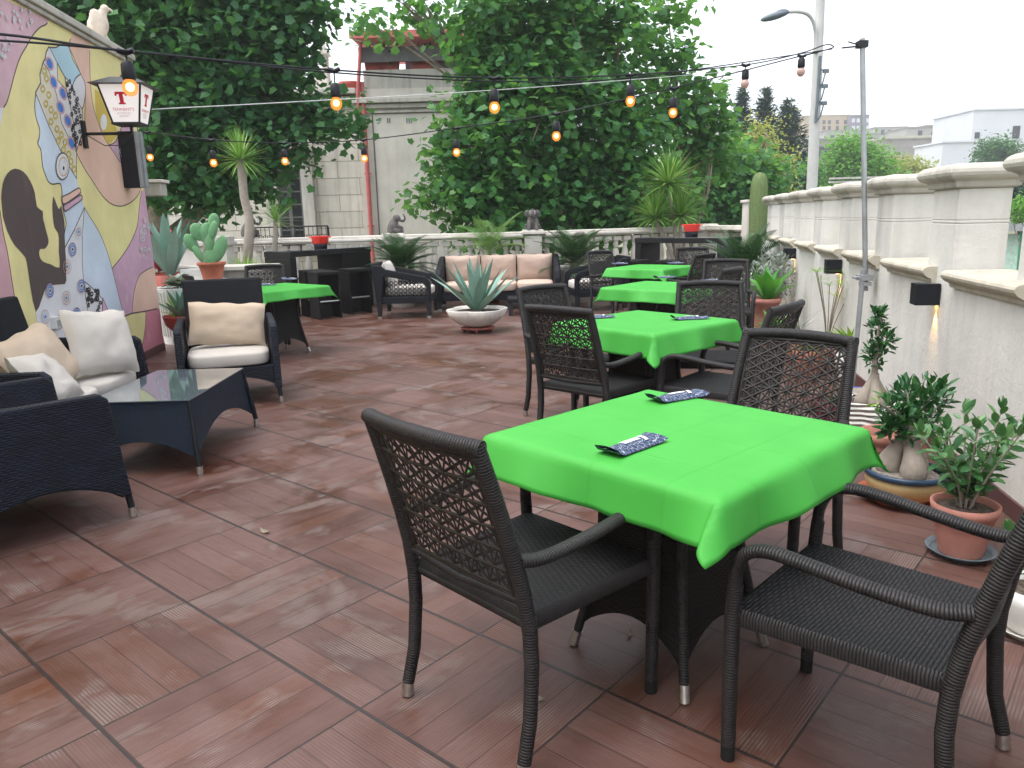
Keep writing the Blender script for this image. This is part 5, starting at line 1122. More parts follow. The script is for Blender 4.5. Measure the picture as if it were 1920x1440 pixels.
# ================================================================ POTS AND PLANTS
def pot(t, prof, mat, soil='soil', zs=None, n=28, sx=1, sy=1, nm='pot', thick=.012):
    R, Z = prof[-1]; m = MB(); inner = [(R - thick, Z), (R - thick * 1.6, Z - .04 if zs is None else zs)]
    m.lathe(prof + inner, n, sx=sx, sy=sy); p = m.build(nm, mat, t); z = inner[-1][1]
    s = MB(); s.lathe([(0, z + .012), (R * .5, z + .010), (R - thick * 1.7, z)][::-1], n, sx=sx, sy=sy); s.build('soil', soil, t); return p
def saucer(t, r, mat, z=0, n=28, h=.03):
    m = MB(); m.lathe([(r * .75, z), (r, z + h), (r + .006, z + h), (r * .78, z + .008), (0, z + .008)], n); m.build('saucer', mat, t)
def stemleaf(t, stems, mat, n, L, Wd, kind='oval', nm='foliage', stemmat='bulb', sr=.006, spread=.02):
    m = MB(); pos = []; dr = []
    for s in stems:
        pts = bez(s, 8); m.tube(pts, [sr * (1 - .6 * i / (len(pts) - 1)) for i in range(len(pts))], 6)
        for i in range(n):
            f = .25 + .75 * (i + .5) / n; k = min(len(pts) - 2, int(f * (len(pts) - 1))); p = pts[k].lerp(pts[k + 1], f * (len(pts) - 1) - k); ax = (pts[k + 1] - pts[k]).normalized()
            az = i * 2.4 + random.random(); q = ax.orthogonal().normalized(); q = Matrix.Rotation(az, 3, ax) @ q; pos.append(p + q * spread * .3); dr.append(q * .9 + ax * random.uniform(.1, .9))
        for e in range(4): pos.append(pts[-1]); dr.append(ax + Vector((random.uniform(-.7, .7), random.uniform(-.7, .7), .2)))
    m.build('stems', stemmat, t); pos = np.array([tuple(p) for p in pos]); dr = np.array([tuple(p) for p in dr]); N = len(pos)
    up = np.tile([0, 0, 1.0], (N, 1)) + RNG.normal(size=(N, 3)) * .35
    leaves(nm, pos, up, dr, L * (.65 + .5 * RNG.random(N)), mat, kind, t)
# --- right wall, from the camera outwards
p = G(1908, 1190); t = thing('potted_plant', 'small green plant in a white round pot at the right edge, behind the chair', 'potted plant', (p.x + .06, p.y + .02, 0))
saucer(t, .125, 'oldwhite'); pot(t, [(.075, .01), (.10, .04), (.115, .12), (.118, .165)], 'whitepot', zs=.14)
stemleaf(t, [[(0, 0, .14), (.02 * math.cos(a), .02 * math.sin(a), .22), (.09 * math.cos(a), .09 * math.sin(a), .24 + .10 * (i % 3) / 2)] for i, a in enumerate((0.3, 1.5, 2.8, 4.1, 5.3))], 'ficus2', 7, .05, .02)
p = G(1812, 1055); t = thing('potted_plant', 'leafy ficus shrub in a pink terracotta pot with dark saucer, second plant from the camera', 'potted plant', (p.x + .02, p.y + .08, 0))
saucer(t, .125, 'lampgrey'); pot(t, [(.082, .012), (.100, .10), (.115, .185), (.122, .188), (.128, .225)], 'terrap', zs=.20)
st = []
for i in range(14): a = i * 2.4; r_ = .09 + .15 * random.random(); st.append([(0.02 * math.cos(a), .02 * math.sin(a), .19), (r_ * .35 * math.cos(a), r_ * .35 * math.sin(a), .33), (r_ * math.cos(a), r_ * math.sin(a), .40 + .22 * random.random())])
stemleaf(t, st, 'ficus2', 27, .066, .03, sr=.006, spread=.03)
def ginseng(t, z, k=1.0, lobes=3):
    m = MB()
    for i in range(lobes):
        a = i * 2 * PI / lobes + .5; c, s_ = math.cos(a), math.sin(a)
        m.tube(bez([(c * .085 * k, s_ * .085 * k, z - .03), (c * .075 * k, s_ * .075 * k, z + .05 * k), (c * .045 * k, s_ * .045 * k, z + .13 * k), (c * .012 * k, s_ * .012 * k, z + .21 * k)], 12), [.04 * k, .055 * k, .064 * k, .066 * k, .062 * k, .056 * k, .050 * k, .044 * k, .040 * k, .036 * k, .033 * k, .030 * k, .027 * k], 14)
    m.tube([(0, 0, z + .16 * k), (.005, 0, z + .26 * k)], [.05 * k, .03 * k], 12); m.build('swollen_trunk', 'bulb', t)
p = G(1705, 955); t = thing('potted_bonsai', 'ficus bonsai with fat grey trunk in a beige pot with blue rim', 'bonsai', (p.x + .035, p.y + .13, 0))
saucer(t, .205, 'terra', h=.04); pot(t, [(.105, .012), (.155, .045), (.180, .10), (.172, .135)], 'beige', 'pebble', .135, nm='pot')
m = MB(); m.lathe([(.173, .128), (.186, .135), (.186, .158), (.172, .160), (.166, .135)], 32); m.build('pot_rim', 'bluer', t)
ginseng(t, .145, .92, 3)
cloud('foliage', [((-.06, .02, .44), .09), ((.05, .0, .46), .10), ((.11, .02, .53), .085), ((.0, .04, .52), .075), ((.02, -.05, .40), .085), ((-.08, 0, .36), .05)], 95, .055, 'ficus', t)
m = MB(); [m.tube(bez([(0, 0, .34), (x * .5, y * .5, (z + .34) / 2 + .02), (x, y, z)], 6), .006, 6) for x, y, z in ((-.08, .02, .46), (.06, 0, .5), (.14, .02, .56), (0, .05, .55), (-.17, -.02, .50), (.20, .0, .40))]; m.build('branches', 'bulb', t)
cloud('side_twig', [((-.17, -.02, .51), .03)], 9, .045, 'grassy', t)
p = G(1690, 905); p2 = P(1665, 800, 3.75); t = thing('flower_pot', 'empty round dusty pink pot half hidden behind the nearest green table', 'pot', (p2.x + .02, 3.75, 0))
pot(t, [(.09, 0), (.12, .12), (.135, .24), (.148, .245), (.15, .28)], 'terrap', zs=.20); rosette('small_plant', 14, .11, .008, 'ficus', t, (.05, 0, .2), (40, 85))
q = G(1628, 862); t = thing('potted_bonsai', 'ficus with swollen trunk and upright foliage in a white pot with wavy relief', 'bonsai', (2.16, 4.42, 0), 32)
tw_ = NT('white_wavy_pot'); o_ = tw_.tc(); S_ = tw_.sep(o_); hh = tw_.ma('SINE', tw_.ma('ADD', tw_.ma('MULTIPLY', S_[2], 190), tw_.ma('MULTIPLY', tw_.noise(o_, 7, 1), 9))); tw_.set(tw_.mix(tw_.ramp(hh, -1, -.4), (.42, .41, .39), (.72, .71, .68)), .5, .4); tw_.bump(hh, .006)
m = MB(); w_ = .135; m.hexa([Vector((a * w_ * .86, b * w_ * .86, .0)) for a, b in ((-1, -1), (1, -1), (1, 1), (-1, 1))], [Vector((a * w_, b * w_, .25)) for a, b in ((-1, -1), (1, -1), (1, 1), (-1, 1))]); 
for a, b, c_, d_ in ((0, -1, 1, 0), (0, 1, 1, 0), (-1, 0, 0, 1), (1, 0, 0, 1)): m.box((a * (w_ - .006), b * (w_ - .006), .265), ((2 * w_ if c_ else .014), (2 * w_ if d_ else .014), .03))
m.build('pot', tw_.m, t); m = MB(); m.box((0, 0, .2535), (2 * w_ - .028, 2 * w_ - .028, .006)); m.build('soil', 'soil', t)
ginseng(t, .26, .72, 4)
cloud('foliage', [((0, 0, .52), .06), ((.02, .01, .62), .062), ((.0, 0, .72), .055), ((.05, -.02, .66), .05), ((-.02, .02, .57), .055), ((.0, 0, .79), .04)], 60, .045, 'ficus', t)
m = MB(); m.tube([(0, 0, .42), (.0, .01, .6), (.01, 0, .78)], [.02, .012, .005], 8); m.build('stem', 'bulb', t)
q = P(1600, 735, 4.75); t = thing('flower_pot', 'cobalt blue rimmed pot behind the white wavy pot', 'pot', (2.28, 4.78, 0)); pot(t, [(.09, 0), (.12, .1), (.13, .22)], 'whitepot', 'pebble', .25); m = MB(); m.lathe([(.128, .215), (.14, .22), (.14, .25), (.12, .25)], 24); m.build('pot_rim', 'cobalt', t)
t = thing('flower_pot', 'round red pot seen through the lattice of the far right chair', 'pot', (2.06, 4.72, 0)); pot(t, [(.10, 0), (.13, .12), (.14, .18), (.15, .21)], 'redpotd', zs=.17); rosette('small_plant', 16, .12, .02, 'ficus', t, (0, 0, .17), (20, 85))
def wirygrass(t, z, n, L, W_, mat, el=(20, 85), dr=(.6, 1.6), nm='foliage'): return rosette(nm, n, L, W_, mat, t, (0, 0, z), el, dr, .15, .2, 8, .4, .5)
t = thing('potted_plant', 'tufted yellow green grass in a low pot against the right wall', 'potted plant', (2.62, 6.55, 0)); pot(t, [(.10, 0), (.14, .12), (.15, .22)], 'terra', zs=.19); wirygrass(t, .19, 150, .28, .010, 'grassy')
t = thing('potted_plant', 'wiry plant with thin arching grey blades against the right wall', 'potted plant', (2.72, 7.1, 0)); pot(t, [(.10, 0), (.14, .14), (.15, .26)], 'terra', zs=.22); wirygrass(t, .22, 26, .72, .008, 'silverl', (50, 85), (1.3, 2.4))
t = thing('potted_plant', 'broad lime green leaves in a pot beside the foot of the scaffold pole', 'potted plant', (2.90, 6.35, 0)); pot(t, [(.10, 0), (.13, .12), (.14, .22)], 'whitepot', zs=.19); rosette('foliage', 26, .34, .075, 'grassy', t, (0, 0, .2), (35, 85), (.3, .9), .15, .4, 6)
t = thing('potted_plant', 'tall feathery umbrella papyrus by the scaffold pole', 'potted plant', (2.85, 6.75, 0)); pot(t, [(.09, 0), (.12, .12), (.13, .2)], 'terra', zs=.17)
m = MB(); tops = []
for i in range(9): a = i * 2.4; h = random.uniform(.45, .8); e = (.14 * math.cos(a), .14 * math.sin(a), .17 + h); tops.append(e); m.tube(bez([(0, 0, .17), (.05 * math.cos(a), .05 * math.sin(a), .17 + h * .5), e], 6), .004, 5)
m.build('stems', 'yucca' if False else 'bark', t); m = MB(); rl = []
for e in tops:
    for k in range(11): blade(m, e, k * .57 + random.random(), R_(random.uniform(0, 35)), .14, .008, .5, 4, .1, .3, random.random(), rl)
m.build('foliage', 'grassy', t, rnd=rl)
t = thing('potted_plant', 'snake plant clump and low leaves behind the tufted grass on the right', 'potted plant', (2.62, 7.55, 0)); pot(t, [(.12, 0), (.15, .14), (.16, .24)], 'terra', zs=.2); rosette('foliage', 18, .3, .06, 'broad', t, (0, 0, .2), (30, 80), (.3, 1.0), .15, .4, 6)
p = P(1440, 600, 8.4); t = thing('potted_plant', 'upright bright green banana like leaves in a tall pink terracotta pot', 'potted plant', (2.86, 8.5, 0))
pot(t, [(.11, 0), (.13, .2), (.155, .40), (.175, .405), (.18, .46)], 'terrap', zs=.42); rosette('foliage', 13, .48, .13, 'broad', t, (.03, 0, .42), (40, 82), (.2, .7), .2, .5, 7)
t = thing('silvery_shrub', 'grey silvery shrub with fine leaves below the farthest wall lamp', 'shrub', (3.15, 9.25, 0)); pot(t, [(.16, 0), (.2, .2), (.22, .35)], 'oldwhite', zs=.31); cloud('foliage', [((-.12, 0, .55), .26), ((.15, 0, .62), .27), ((0, -.1, .75), .2), ((-.25, 0, .45), .18)], 330, .055, 'silverl', t)
p = G(1405, 588); t = thing('potted_cycad', 'dark green cycad in a large stained cream pot beside the third table', 'cycad', (3.2, 10.35, 0))
m = MB(); pot(t, [(.20, 0), (.26, .12), (.275, .32), (.25, .50), (.26, .52)], 'oldwhite', zs=.47); frond_plant('fronds', 46, .86, 'cycad', t, (0, 0, .55), (5, 80), (.5, 1.1), 34, .185, .0125); m = MB(); m.lathe([(.1, .45), (.12, .55), (.06, .63), (0, .64)], 14); m.build('trunk', 'bark', t)
p = P(1415, 500, 12.75); t = thing('columnar_cactus', 'tall columnar cactus rising behind the right bar beside the cream pillar', 'cactus', (p.x + .02, 12.75, 0)); pot(t, [(.16, 0), (.2, .2), (.22, .3)], 'terra', zs=.27)
m = MB(); m.lathe([(.11, .27), (.12, .5), (.13, 1.0), (.138, 1.5), (.13, 1.8), (.11, 1.93), (.07, 2.01), (.0, 2.035)], 42, (0, 0, 0), fn=lambda g, i: 1 + .07 * math.cos(g * 14)); m.build('stem', 'cactus', t)
# --- centre back
def cyc(label, x, y, zc, L, n, el=(5, 78)):
    t = thing('potted_cycad', label, 'cycad', (x, y, 0)); pot(t, [(.18, 0), (.23, .15), (.25, zc - .12), (.26, zc - .08)], 'oldwhite', zs=zc - .12); frond_plant('fronds', n, L, 'cycad', t, (0, 0, zc), el, (.5, 1.1), 34, .185, .0125)
    m = MB(); m.lathe([(.08, zc - .13), (.1, zc - .05), (.05, zc + .03), (0, zc + .04)], 12); m.build('trunk', 'bark', t)
cyc('cycad with stiff arching fronds behind the left low armchair, in front of the balustrade', -1.78, 12.72, .62, .80, 40)
cyc('cycad with stiff arching fronds right of the far sofa, in front of the balustrade', 1.10, 12.75, .62, .88, 42)
p = P(925, 470, 13.0); t = thing('potted_palm', 'slender young palm with airy fronds behind the far sofa', 'palm', (-.32, 13.0, 0)); pot(t, [(.14, 0), (.18, .2), (.2, .34)], 'terra', zs=.3)
m = MB(); m.tube([(0, 0, .3), (0, 0, .8)], [.05, .03], 8); m.build('trunk', 'bark', t); frond_plant('fronds', 15, .95, 'palm', t, (0, 0, .8), (25, 85), (.7, 1.5), 30, .22, .012)
p = G(905, 628); t = thing('agave_planter', 'blue green agave in a white petal shaped concrete planter', 'agave', (-.42, 9.62, 0), 20)
def petal(g, i): return 1 + .16 * abs(math.cos(g * 2)) ** .8 - .06
m = MB(); m.lathe([(.12, .075), (.22, .10), (.325, .19), (.365, .285), (.355, .295), (.33, .28), (.30, .255)], 80, fn=lambda g, i: 1 + (.20 * abs(math.sin(g * 2)) ** .7 - .10) * min(1, i / 2)); m.build('planter', 'oldwhite', t)
m = MB(); m.lathe([(.31, .258), (.15, .275), (0, .28)], 48, fn=lambda g, i: 1 + (.20 * abs(math.sin(g * 2)) ** .7 - .10)); m.build('soil', 'soil', t)
m = MB(); m.lathe([(.21, .045), (.215, .06), (.19, .065), (0, .065)], 24); m.lathe([(.0, .04), (.21, .045)], 24); m.build('trolley', 'redtrol', t)
for k in range(5): m = MB(); a = k * 1.2566; m.lathe([(.0, -.012), (.028, -.01), (.028, .01), (0, .012)], 12, (0, 0, 0)); m.v = [tuple(Matrix.Rotation(a, 3, 'Z') @ (Matrix.Rotation(PI / 2, 3, 'X') @ Vector(v)) + Vector((.18 * math.cos(a), .18 * math.sin(a), .030))) for v in m.v]; m.build('caster', 'redtrol', t)
rosette('agave_leaves', 24, .80, .125, 'agave', t, (0, 0, .24), (30, 87), (-.1, .2), .22, .42, 8, lj=.2)
# --- balustrade elephants
def elephant(label, x, y, z, az, k=1.0):
    t = thing('elephant_statue', label, 'statue', (x, y, z), az, 'stone elephant statues on the balustrade pillars'); m = MB()
    m.tube([(0, -.02, .0), (0, -.01, .05 * k), (0, .0, .12 * k), (0, .02, .19 * k), (0, .03, .22 * k)], [.085 * k, .10 * k, .09 * k, .065 * k, .05 * k], 12)
    m.ball((0, .06 * k, .235 * k), .062 * k, 12, 8, sc=(1, 1.1, 1)); m.tube(bez([(0, .11 * k, .22 * k), (0, .17 * k, .19 * k), (0, .20 * k, .24 * k), (0, .17 * k, .30 * k)], 9), [.028 * k, .026 * k, .023 * k, .021 * k, .019 * k, .017 * k, .015 * k, .014 * k, .013 * k, .012 * k][:len(bez([(0, .11, .22), (0, .17, .19), (0, .2, .24), (0, .17, .3)], 9))], 8)
    for s in (-1, 1):
        m.tube([(s * .05 * k, .03 * k, .12 * k), (s * .055 * k, .13 * k, .08 * k), (s * .055 * k, .13 * k, .0)], [.035 * k, .03 * k, .032 * k], 8); m.tube([(s * .07 * k, -.02, .05 * k), (s * .09 * k, .09 * k, .035 * k)], [.05 * k, .036 * k], 8)
    m.build('body', 'statue', t)
    for s in (-1, 1):
        m = MB(); m.ball((s * .075 * k, .03 * k, .235 * k), .05 * k, 10, 6, sc=(.9, .25, 1.15)); m.build('ear', 'statue', t)
        m = MB(); m.tube([(s * .03 * k, .12 * k, .215 * k), (s * .035 * k, .16 * k, .235 * k), (s * .035 * k, .165 * k, .29 * k)], [.009, .007, .003], 6); m.build('tusk', 'strap', t)
elephant('grey stone elephant statue with raised trunk on the left balustrade pillar', -1.98, 13.4, 1.20, 70, 1.05)
elephant('grey stone elephant statue facing us on the balustrade pillar right of the sofa', .43, 13.45, 1.20, 182, 1.15)
p = P(462, 437, 12.9); elephant('grey stone elephant statue at the left end of the balustrade, behind the yucca trunk', p.x, 12.98, 1.20, 60, 1.1)
# --- eagle on the mural wall
p = MG + MD * -.35 + MN * -.12; t = thing('eagle_statue', 'cream stone eagle statue perched on the end of the mural wall', 'statue', (p.x, p.y, 3.235), 60)
m = MB(); m.tube(bez([(0, 0, .0), (0, .0, .06), (.01, -.01, .12)], 4), [.12, .10, .075, .06, .06], 12); m.tube(bez([(0, -.05, .10), (0, -.02, .20), (0, .02, .29), (0, .045, .345)], 9), [.05, .08, .095, .10, .095, .08, .06, .046, .042, .04], 14); m.build('base', 'eagle', t)
m = MB(); m.ball((0, .06, .365), .042, 12, 8); m.tube([(0, .09, .37), (0, .125, .355), (0, .125, .335)], [.016, .011, .004], 8); m.build('head', 'eagle', t)
for s in (-1, 1): m = MB(); m.ball((s * .075, -.02, .21), .1, 12, 8, sc=(.32, .7, 1.35), R=Matrix.Rotation(R_(14), 3, 'X')); m.build('wing', 'eagle', t)
m = MB(); m.hexa([Vector((a, b, .06)) for a, b in ((-.04, -.16), (.04, -.16), (.05, -.10), (-.05, -.10))], [Vector((a, b, .16)) for a, b in ((-.035, -.09), (.035, -.09), (.04, -.04), (-.04, -.04))]); m.build('tail', 'eagle', t)
# --- left corner
t = thing('stone_bench_wall', 'low stone ledge wall behind the prickly pear and the air conditioner', 'wall', (-4.2, 10.6, 0)); m = MB(); m.box((-.1, .1, .40), (1.9, .42, .80)); m.box((.78, -.05, .40), (.2, .5, .80)); m.build('body', 'trim', t, bev=.01); m = MB(); m.box((-.05, .06, .83), (2.0, .56, .06)); m.build('slab', 'coping', t, bev=.01)
t = thing('side_wall', 'weathered low wall with a moulded top at the left end of the balustrade', 'wall', (-5.6, 11.9, 0)); m = MB(); m.box((0, .0, .55), (2.6, .3, 1.1)); m.build('body', 'oldwall2', t); m = MB(); m.box((0, 0, 1.13), (2.7, .42, .06)); m.box((0, 0, 1.2), (2.66, .36, .08)); m.build('cap', 'trim', t, bev=.01)
t = thing('air_conditioner', 'white outdoor air conditioner unit with round grey grille under the prickly pear', 'air conditioner', (-3.74, 9.86, 0)); m = MB(); m.box((0, 0, .44), (.86, .32, .56)); m.build('casing', 'plastic', t, bev=.015)
m = MB()
for k in range(5): m.tube([(-.12 + (.05 + .05 * k) * math.cos(g * PI / 12), -.166, .44 + (.05 + .05 * k) * math.sin(g * PI / 12)) for g in range(25)], .004, 4, cap=False)
for g in range(12): m.tube([(-.12 + .03 * math.cos(g * PI / 6), -.166, .44 + .03 * math.sin(g * PI / 6)), (-.12 + .25 * math.cos(g * PI / 6), -.166, .44 + .25 * math.sin(g * PI / 6))], .003, 4)
m.build('fan_grille', 'grille', t); m = MB(); m.lathe([(.24, 0), (.24, .004), (0, .004)], 28); m.v = [(v[0] - .12, -.1625 - v[2] * .5, v[1] + .44) for v in m.v]; m.build('fan_opening', 'black', t)
for s in (-.3, .3): m = MB(); m.box((s, 0, .08), (.06, .3, .16)); m.build('foot', 'grille', t)
t = thing('white_cabinet', 'small white box cabinet beside the ribbed planter in the left corner', 'cabinet', (-4.08, 10.05, 0)); m = MB(); m.box((0, 0, .43), (.34, .3, .86)); m.build('body', 'plastic', t, bev=.01); m = MB(); m.box((.02, -.155, .62), (.2, .012, .3)); m.build('door', 'whitepot', t, bev=.004)
p = P(395, 500, 9.82); t = thing('prickly_pear', 'prickly pear cactus in a terracotta pot standing on the air conditioner', 'cactus', (p.x + .01, 9.83, .722)); m = MB(); m.lathe([(.17, 0), (.175, .012), (.0, .012)][::1], 24); m.build('saucer', 'whitepot', t)
pot(t, [(.115, .012), (.14, .12), (.158, .185), (.175, .19), (.178, .225)], 'terra', zs=.20)
def pad(c, a, tilt, L, W_, lean=0.0):
    R = Matrix.Rotation(a, 3, 'Z') @ Matrix.Rotation(tilt, 3, 'Y') @ Matrix.Rotation(lean, 3, 'X'); m = MB(); m.ball(R @ Vector((0, 0, L / 2)) + Vector(c), 1, 18, 12, R=R, sc=(W_ / 2, .028, L / 2)); m.build('pad', 'pear', t)
for c, a, ti, L, W_ in (((0, 0, .17), 0, -.1, .24, .17), ((-.08, 0, .22), .2, -.5, .26, .10), ((.05, 0, .23), -.1, .45, .36, .17), ((-.17, 0, .36), .3, -.45, .25, .15), ((-.03, 0, .34), 0, .22, .26, .14), ((-.06, .0, .47), .2, .25, .26, .17), ((.02, .0, .50), -.3, .40, .26, .13), ((-.09, 0, .50), .4, -.35, .23, .17), ((.06, 0, .62), .2, .22, .22, .14)): pad(c, a, ti, L, W_)
m = MB(); m.tube([(-.09, 0, .22), (-.07, 0, .36), (-.05, 0, .52)], .022, 8); m.build('stem', 'bulb', t)
p = P(310, 500, 9.9); t = thing('large_agave', 'tall blue grey agave with upright leaves beside the end of the mural', 'agave', (-4.42, 10.0, 0)); pot(t, [(.2, 0), (.27, .4), (.3, .8)], 'redpot', zs=.76); rosette('agave_leaves', 17, .92, .17, 'agave', t, (0, 0, .78), (48, 87), (-.15, .12), .22, .45, 8, lj=.2)
t = thing('ribbed_planter', 'white ribbed planter with a green and white rosette succulent, left corner', 'potted plant', (-4.05, 9.38, 0)); pot(t, [(.24, .0), (.27, .3), (.30, .66), (.31, .68)], 'whitepot', zs=.66, nm='planter'); m = MB()
for k in range(44): a = k * 2 * PI / 44; m.tube([(.255 * math.cos(a), .255 * math.sin(a), .1), (.302 * math.cos(a), .302 * math.sin(a), .64)], .009, 5)
m.build('ribs', 'whitepot', t); rosette('succulent', 30, .24, .11, 'silverl', t, (0, 0, .68), (5, 70), (.2, .7), .2, .5, 5); rosette('inner_leaves', 16, .16, .09, 'cycad', t, (0, 0, .70), (10, 60), (.2, .7), .2, .5, 5)
p = G(322, 650); t = thing('potted_agave', 'young agave in a red bowl on a rough stone block, at the mural end', 'agave', (-3.86, 8.92, 0)); m = MB(); m.ball((0, 0, .10), 1, 12, 8, sc=(.15, .14, .11)); m.v = [(x + .015 * noise.noise(Vector((x * 20, y * 20, z * 20))), y, max(0, z)) for x, y, z in m.v]; m.build('stone_block', 'coping', t)
m = MB(); m.lathe([(.10, .2), (.13, .21), (.19, .27), (.215, .36), (.222, .385), (.205, .385), (.19, .35), (0, .35)], 28); m.build('bowl', 'redpot', t); rosette('agave_leaves', 18, .42, .085, 'agave', t, (0, 0, .35), (25, 85), (-.1, .35), .22, .42, 8); rosette('side_grass', 26, .34, .02, 'grassy', t, (-.1, .04, .35), (30, 85), (.2, .9))
t = thing('snake_plant', 'snake plant with upright yellow edged leaves behind the lounge chair', 'potted plant', (-3.42, 8.75, 0)); pot(t, [(.10, 0), (.13, .3), (.15, .48)], 'whitepot', zs=.45); rosette('foliage', 12, .40, .045, 'silverl', t, (0, 0, .45), (65, 88), (-.05, .1), .2, .4, 6)
t = thing('grass_clump', 'bright green strappy clump behind the left end of the left bar', 'plant', (-3.95, 11.5, 0)); pot(t, [(.15, 0), (.2, .3), (.24, .55)], 'terra', zs=.5); wirygrass(t, .5, 200, .66, .022, 'grassy', (25, 88), (.4, 1.3))
t = thing('yucca_tree', 'tall yucca with one spiky crown on a slim grey trunk, left of the building window', 'yucca', (-4.35, 12.3, 0)); b_ = P(468, 430, 12.3); c_ = P(452, 300, 12.3); o = Vector((-4.35, 12.3, 0)); m = MB(); m.tube(bez([(0, 0, 0), b_ - o, P(458, 370, 12.3) - o, c_ - o], 12), [.075] * 5 + [.065] * 8, 10); m.build('trunk', 'bulb', t)
rosette('crown', 110, .62, .030, 'yucca', t, c_ - o, (-35, 88), (.0, .35), .15, .25, 5, lj=.3)
t = thing('small_yucca', 'small spiky yucca in front of the dark window of the old house', 'yucca', (-3.85, 12.5, 0)); o = Vector((-3.85, 12.5, 0)); c_ = P(517, 415, 12.5); pot(t, [(.14, 0), (.18, .3), (.2, .5)], 'terra', zs=.46); m = MB(); m.tube([(0, 0, .45), c_ - o], [.05, .04], 8); m.build('trunk', 'bulb', t); rosette('crown', 60, .50, .020, 'yucca', t, c_ - o, (-20, 88), (.0, .35), .15, .25, 5, lj=.3)
t = thing('yucca_group', 'three spiky light green yucca heads rising behind the right bar', 'yucca', (3.2, 14.55, 0)); o = Vector((3.2, 14.4, 0)); t.location = o; pot(t, [(.2, 0), (.25, .2), (.27, .35)], 'terra', zs=.3)
for (x, y), L in (((1253, 345), .72), ((1228, 408), .60), ((1275, 405), .62)):
    c_ = P(x, y, 14.4) - o; m = MB(); m.tube([(0, 0, .3), c_ * .5 + Vector((.02, 0, .15)), c_], [.045, .035, .032], 8); m.build('trunk', 'bulb', t); rosette('crown', 130, L * 1.18, .042, 'yucca', t, c_, (-25, 88), (.1, .5), .15, .25, 5, lj=.3)
t = thing('red_leaf_plant', 'dark red broad leaved plant behind the tall agave in the left corner', 'plant', (-4.75, 10.5, 0)); rm = leafm('dark_red_leaf', ((.15, .01, .02), (.28, .02, .04), (.4, .05, .06)), .5, .1); MT['redleaf'] = rm; pot(t, [(.15, 0), (.2, .3), (.22, .7)], 'terra', zs=.66); rosette('foliage', 14, .75, .20, 'redleaf', t, (0, 0, .7), (50, 88), (.0, .3), .15, .5, 6)

# ================================================================ TREES
def BL(x, y, r, Y, dz=.9): p = P(x, y, Y); R = r / F * Y; return (p, R, R * dz)
def blobs(lst, Y): return [BL(x, y, r, Y + dy, .9) for x, y, r, dy in lst]
cb = [(908, 50, 55, .5), (930, 130, 80, 0), (960, 10, 130, 0), (1075, 0, 112, .5), (1165, 30, 36, 0), (980, 120, 120, .4), (1100, 130, 110, 0), (1165, 150, 50, .6), (890, 250, 72, 0), (960, 230, 110, -.5), (1080, 240, 115, 0), (1180, 270, 80, .3), (850, 320, 58, 0), (920, 350, 92, -.5), (1010, 350, 110, 0), (1120, 350, 105, .4), (1210, 365, 72, 0), (800, 370, 34, 0), (880, 400, 50, 0), (960, 400, 75, .2), (755, 5, 22, 0), (800, 15, 28, 0), (1060, 405, 70, .4), (1160, 400, 75, .4), (1250, 405, 50, .8)]
tree('plane_tree', 'large broad plane tree in the middle, filling the sky behind the balustrade', P(1060, 600, 16.6).xy.to_3d() + Vector((0, 0, STREET)), P(1060, 160, 16.6), blobs(cb, 16.2), 1350, 15, .168, 'plane', r=.26, spread=.25)
sb = [(1225, 90, 26, 0), (1250, 15, 28, .3), (1260, 130, 30, 0), (1300, 190, 40, .5), (1330, 230, 34, 0), (1240, 215, 35, 0), (1300, 270, 34, .4), (1350, 290, 38, 1), (700, 45, 22, 0), (1340, 160, 14, 0), (1285, 90, 14, 0)]
tree('young_plane_tree', 'thin leafy branches of a plane tree at the right side, sky showing through', P(1270, 600, 17.5).xy.to_3d() + Vector((0, 0, STREET)), P(1265, 250, 17.5), blobs(sb, 17.3), 230, 10, .18, 'plane', r=.10, spread=.28)
lb = [(120, 0, 75, 0), (230, -20, 100, 0), (340, 10, 110, 0), (450, 10, 100, 0), (540, 30, 75, 0), (575, 8, 34, .3), (250, 80, 80, 0), (350, 110, 110, 0), (460, 120, 100, 0), (532, 140, 52, 0), (340, 210, 100, 0), (440, 210, 90, 0), (545, 220, 50, 0), (600, 215, 40, 0), (645, 230, 30, 0), (320, 300, 75, 0), (400, 300, 85, 0), (480, 290, 50, 0), (560, 290, 28, 0), (400, 365, 42, .2), (440, 345, 40, 0), (310, 360, 45, 0), (160, 30, 50, 0), (500, 350, 30, 0)]
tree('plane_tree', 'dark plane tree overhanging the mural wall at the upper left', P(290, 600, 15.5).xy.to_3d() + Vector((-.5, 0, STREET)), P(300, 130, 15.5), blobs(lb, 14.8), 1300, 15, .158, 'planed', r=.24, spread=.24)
def far_tree(name, label, lst, Y, n, per, size, mat, base, top, r=.2, spread=.4, kind='oval', **k):
    n = int(n * 1.7); size *= .66; spread *= .85
    tree(name, label, P(base[0], base[1], Y).xy.to_3d() + Vector((0, 0, ground_z(0, Y) - .3)), P(top[0], top[1], Y), blobs(lst, Y), n, per, size, mat, kind, r=r, spread=spread, **k)
far_tree('plane_tree', 'bushy green tree mass between the yuccas and the columnar cactus', [(1310, 350, 55, 0), (1360, 300, 40, 0), (1370, 360, 60, 0), (1420, 330, 40, 0), (1340, 410, 50, 0), (1400, 400, 50, 0), (1310, 420, 40, 0)], 26, 520, 14, .26, 'plane', (1360, 600), (1360, 330), kind='plane', spread=.5)
far_tree('maple_tree', 'light yellow green tree with thin branches in front of the dark conifers', [(1435, 250, 26, 0), (1420, 300, 38, 0), (1450, 330, 34, 0), (1400, 280, 22, 0), (1470, 300, 22, 0), (1410, 250, 16, 0), (1440, 350, 28, 0)], 34, 120, 12, .28, 'olive', (1435, 600), (1435, 260), spread=.5)
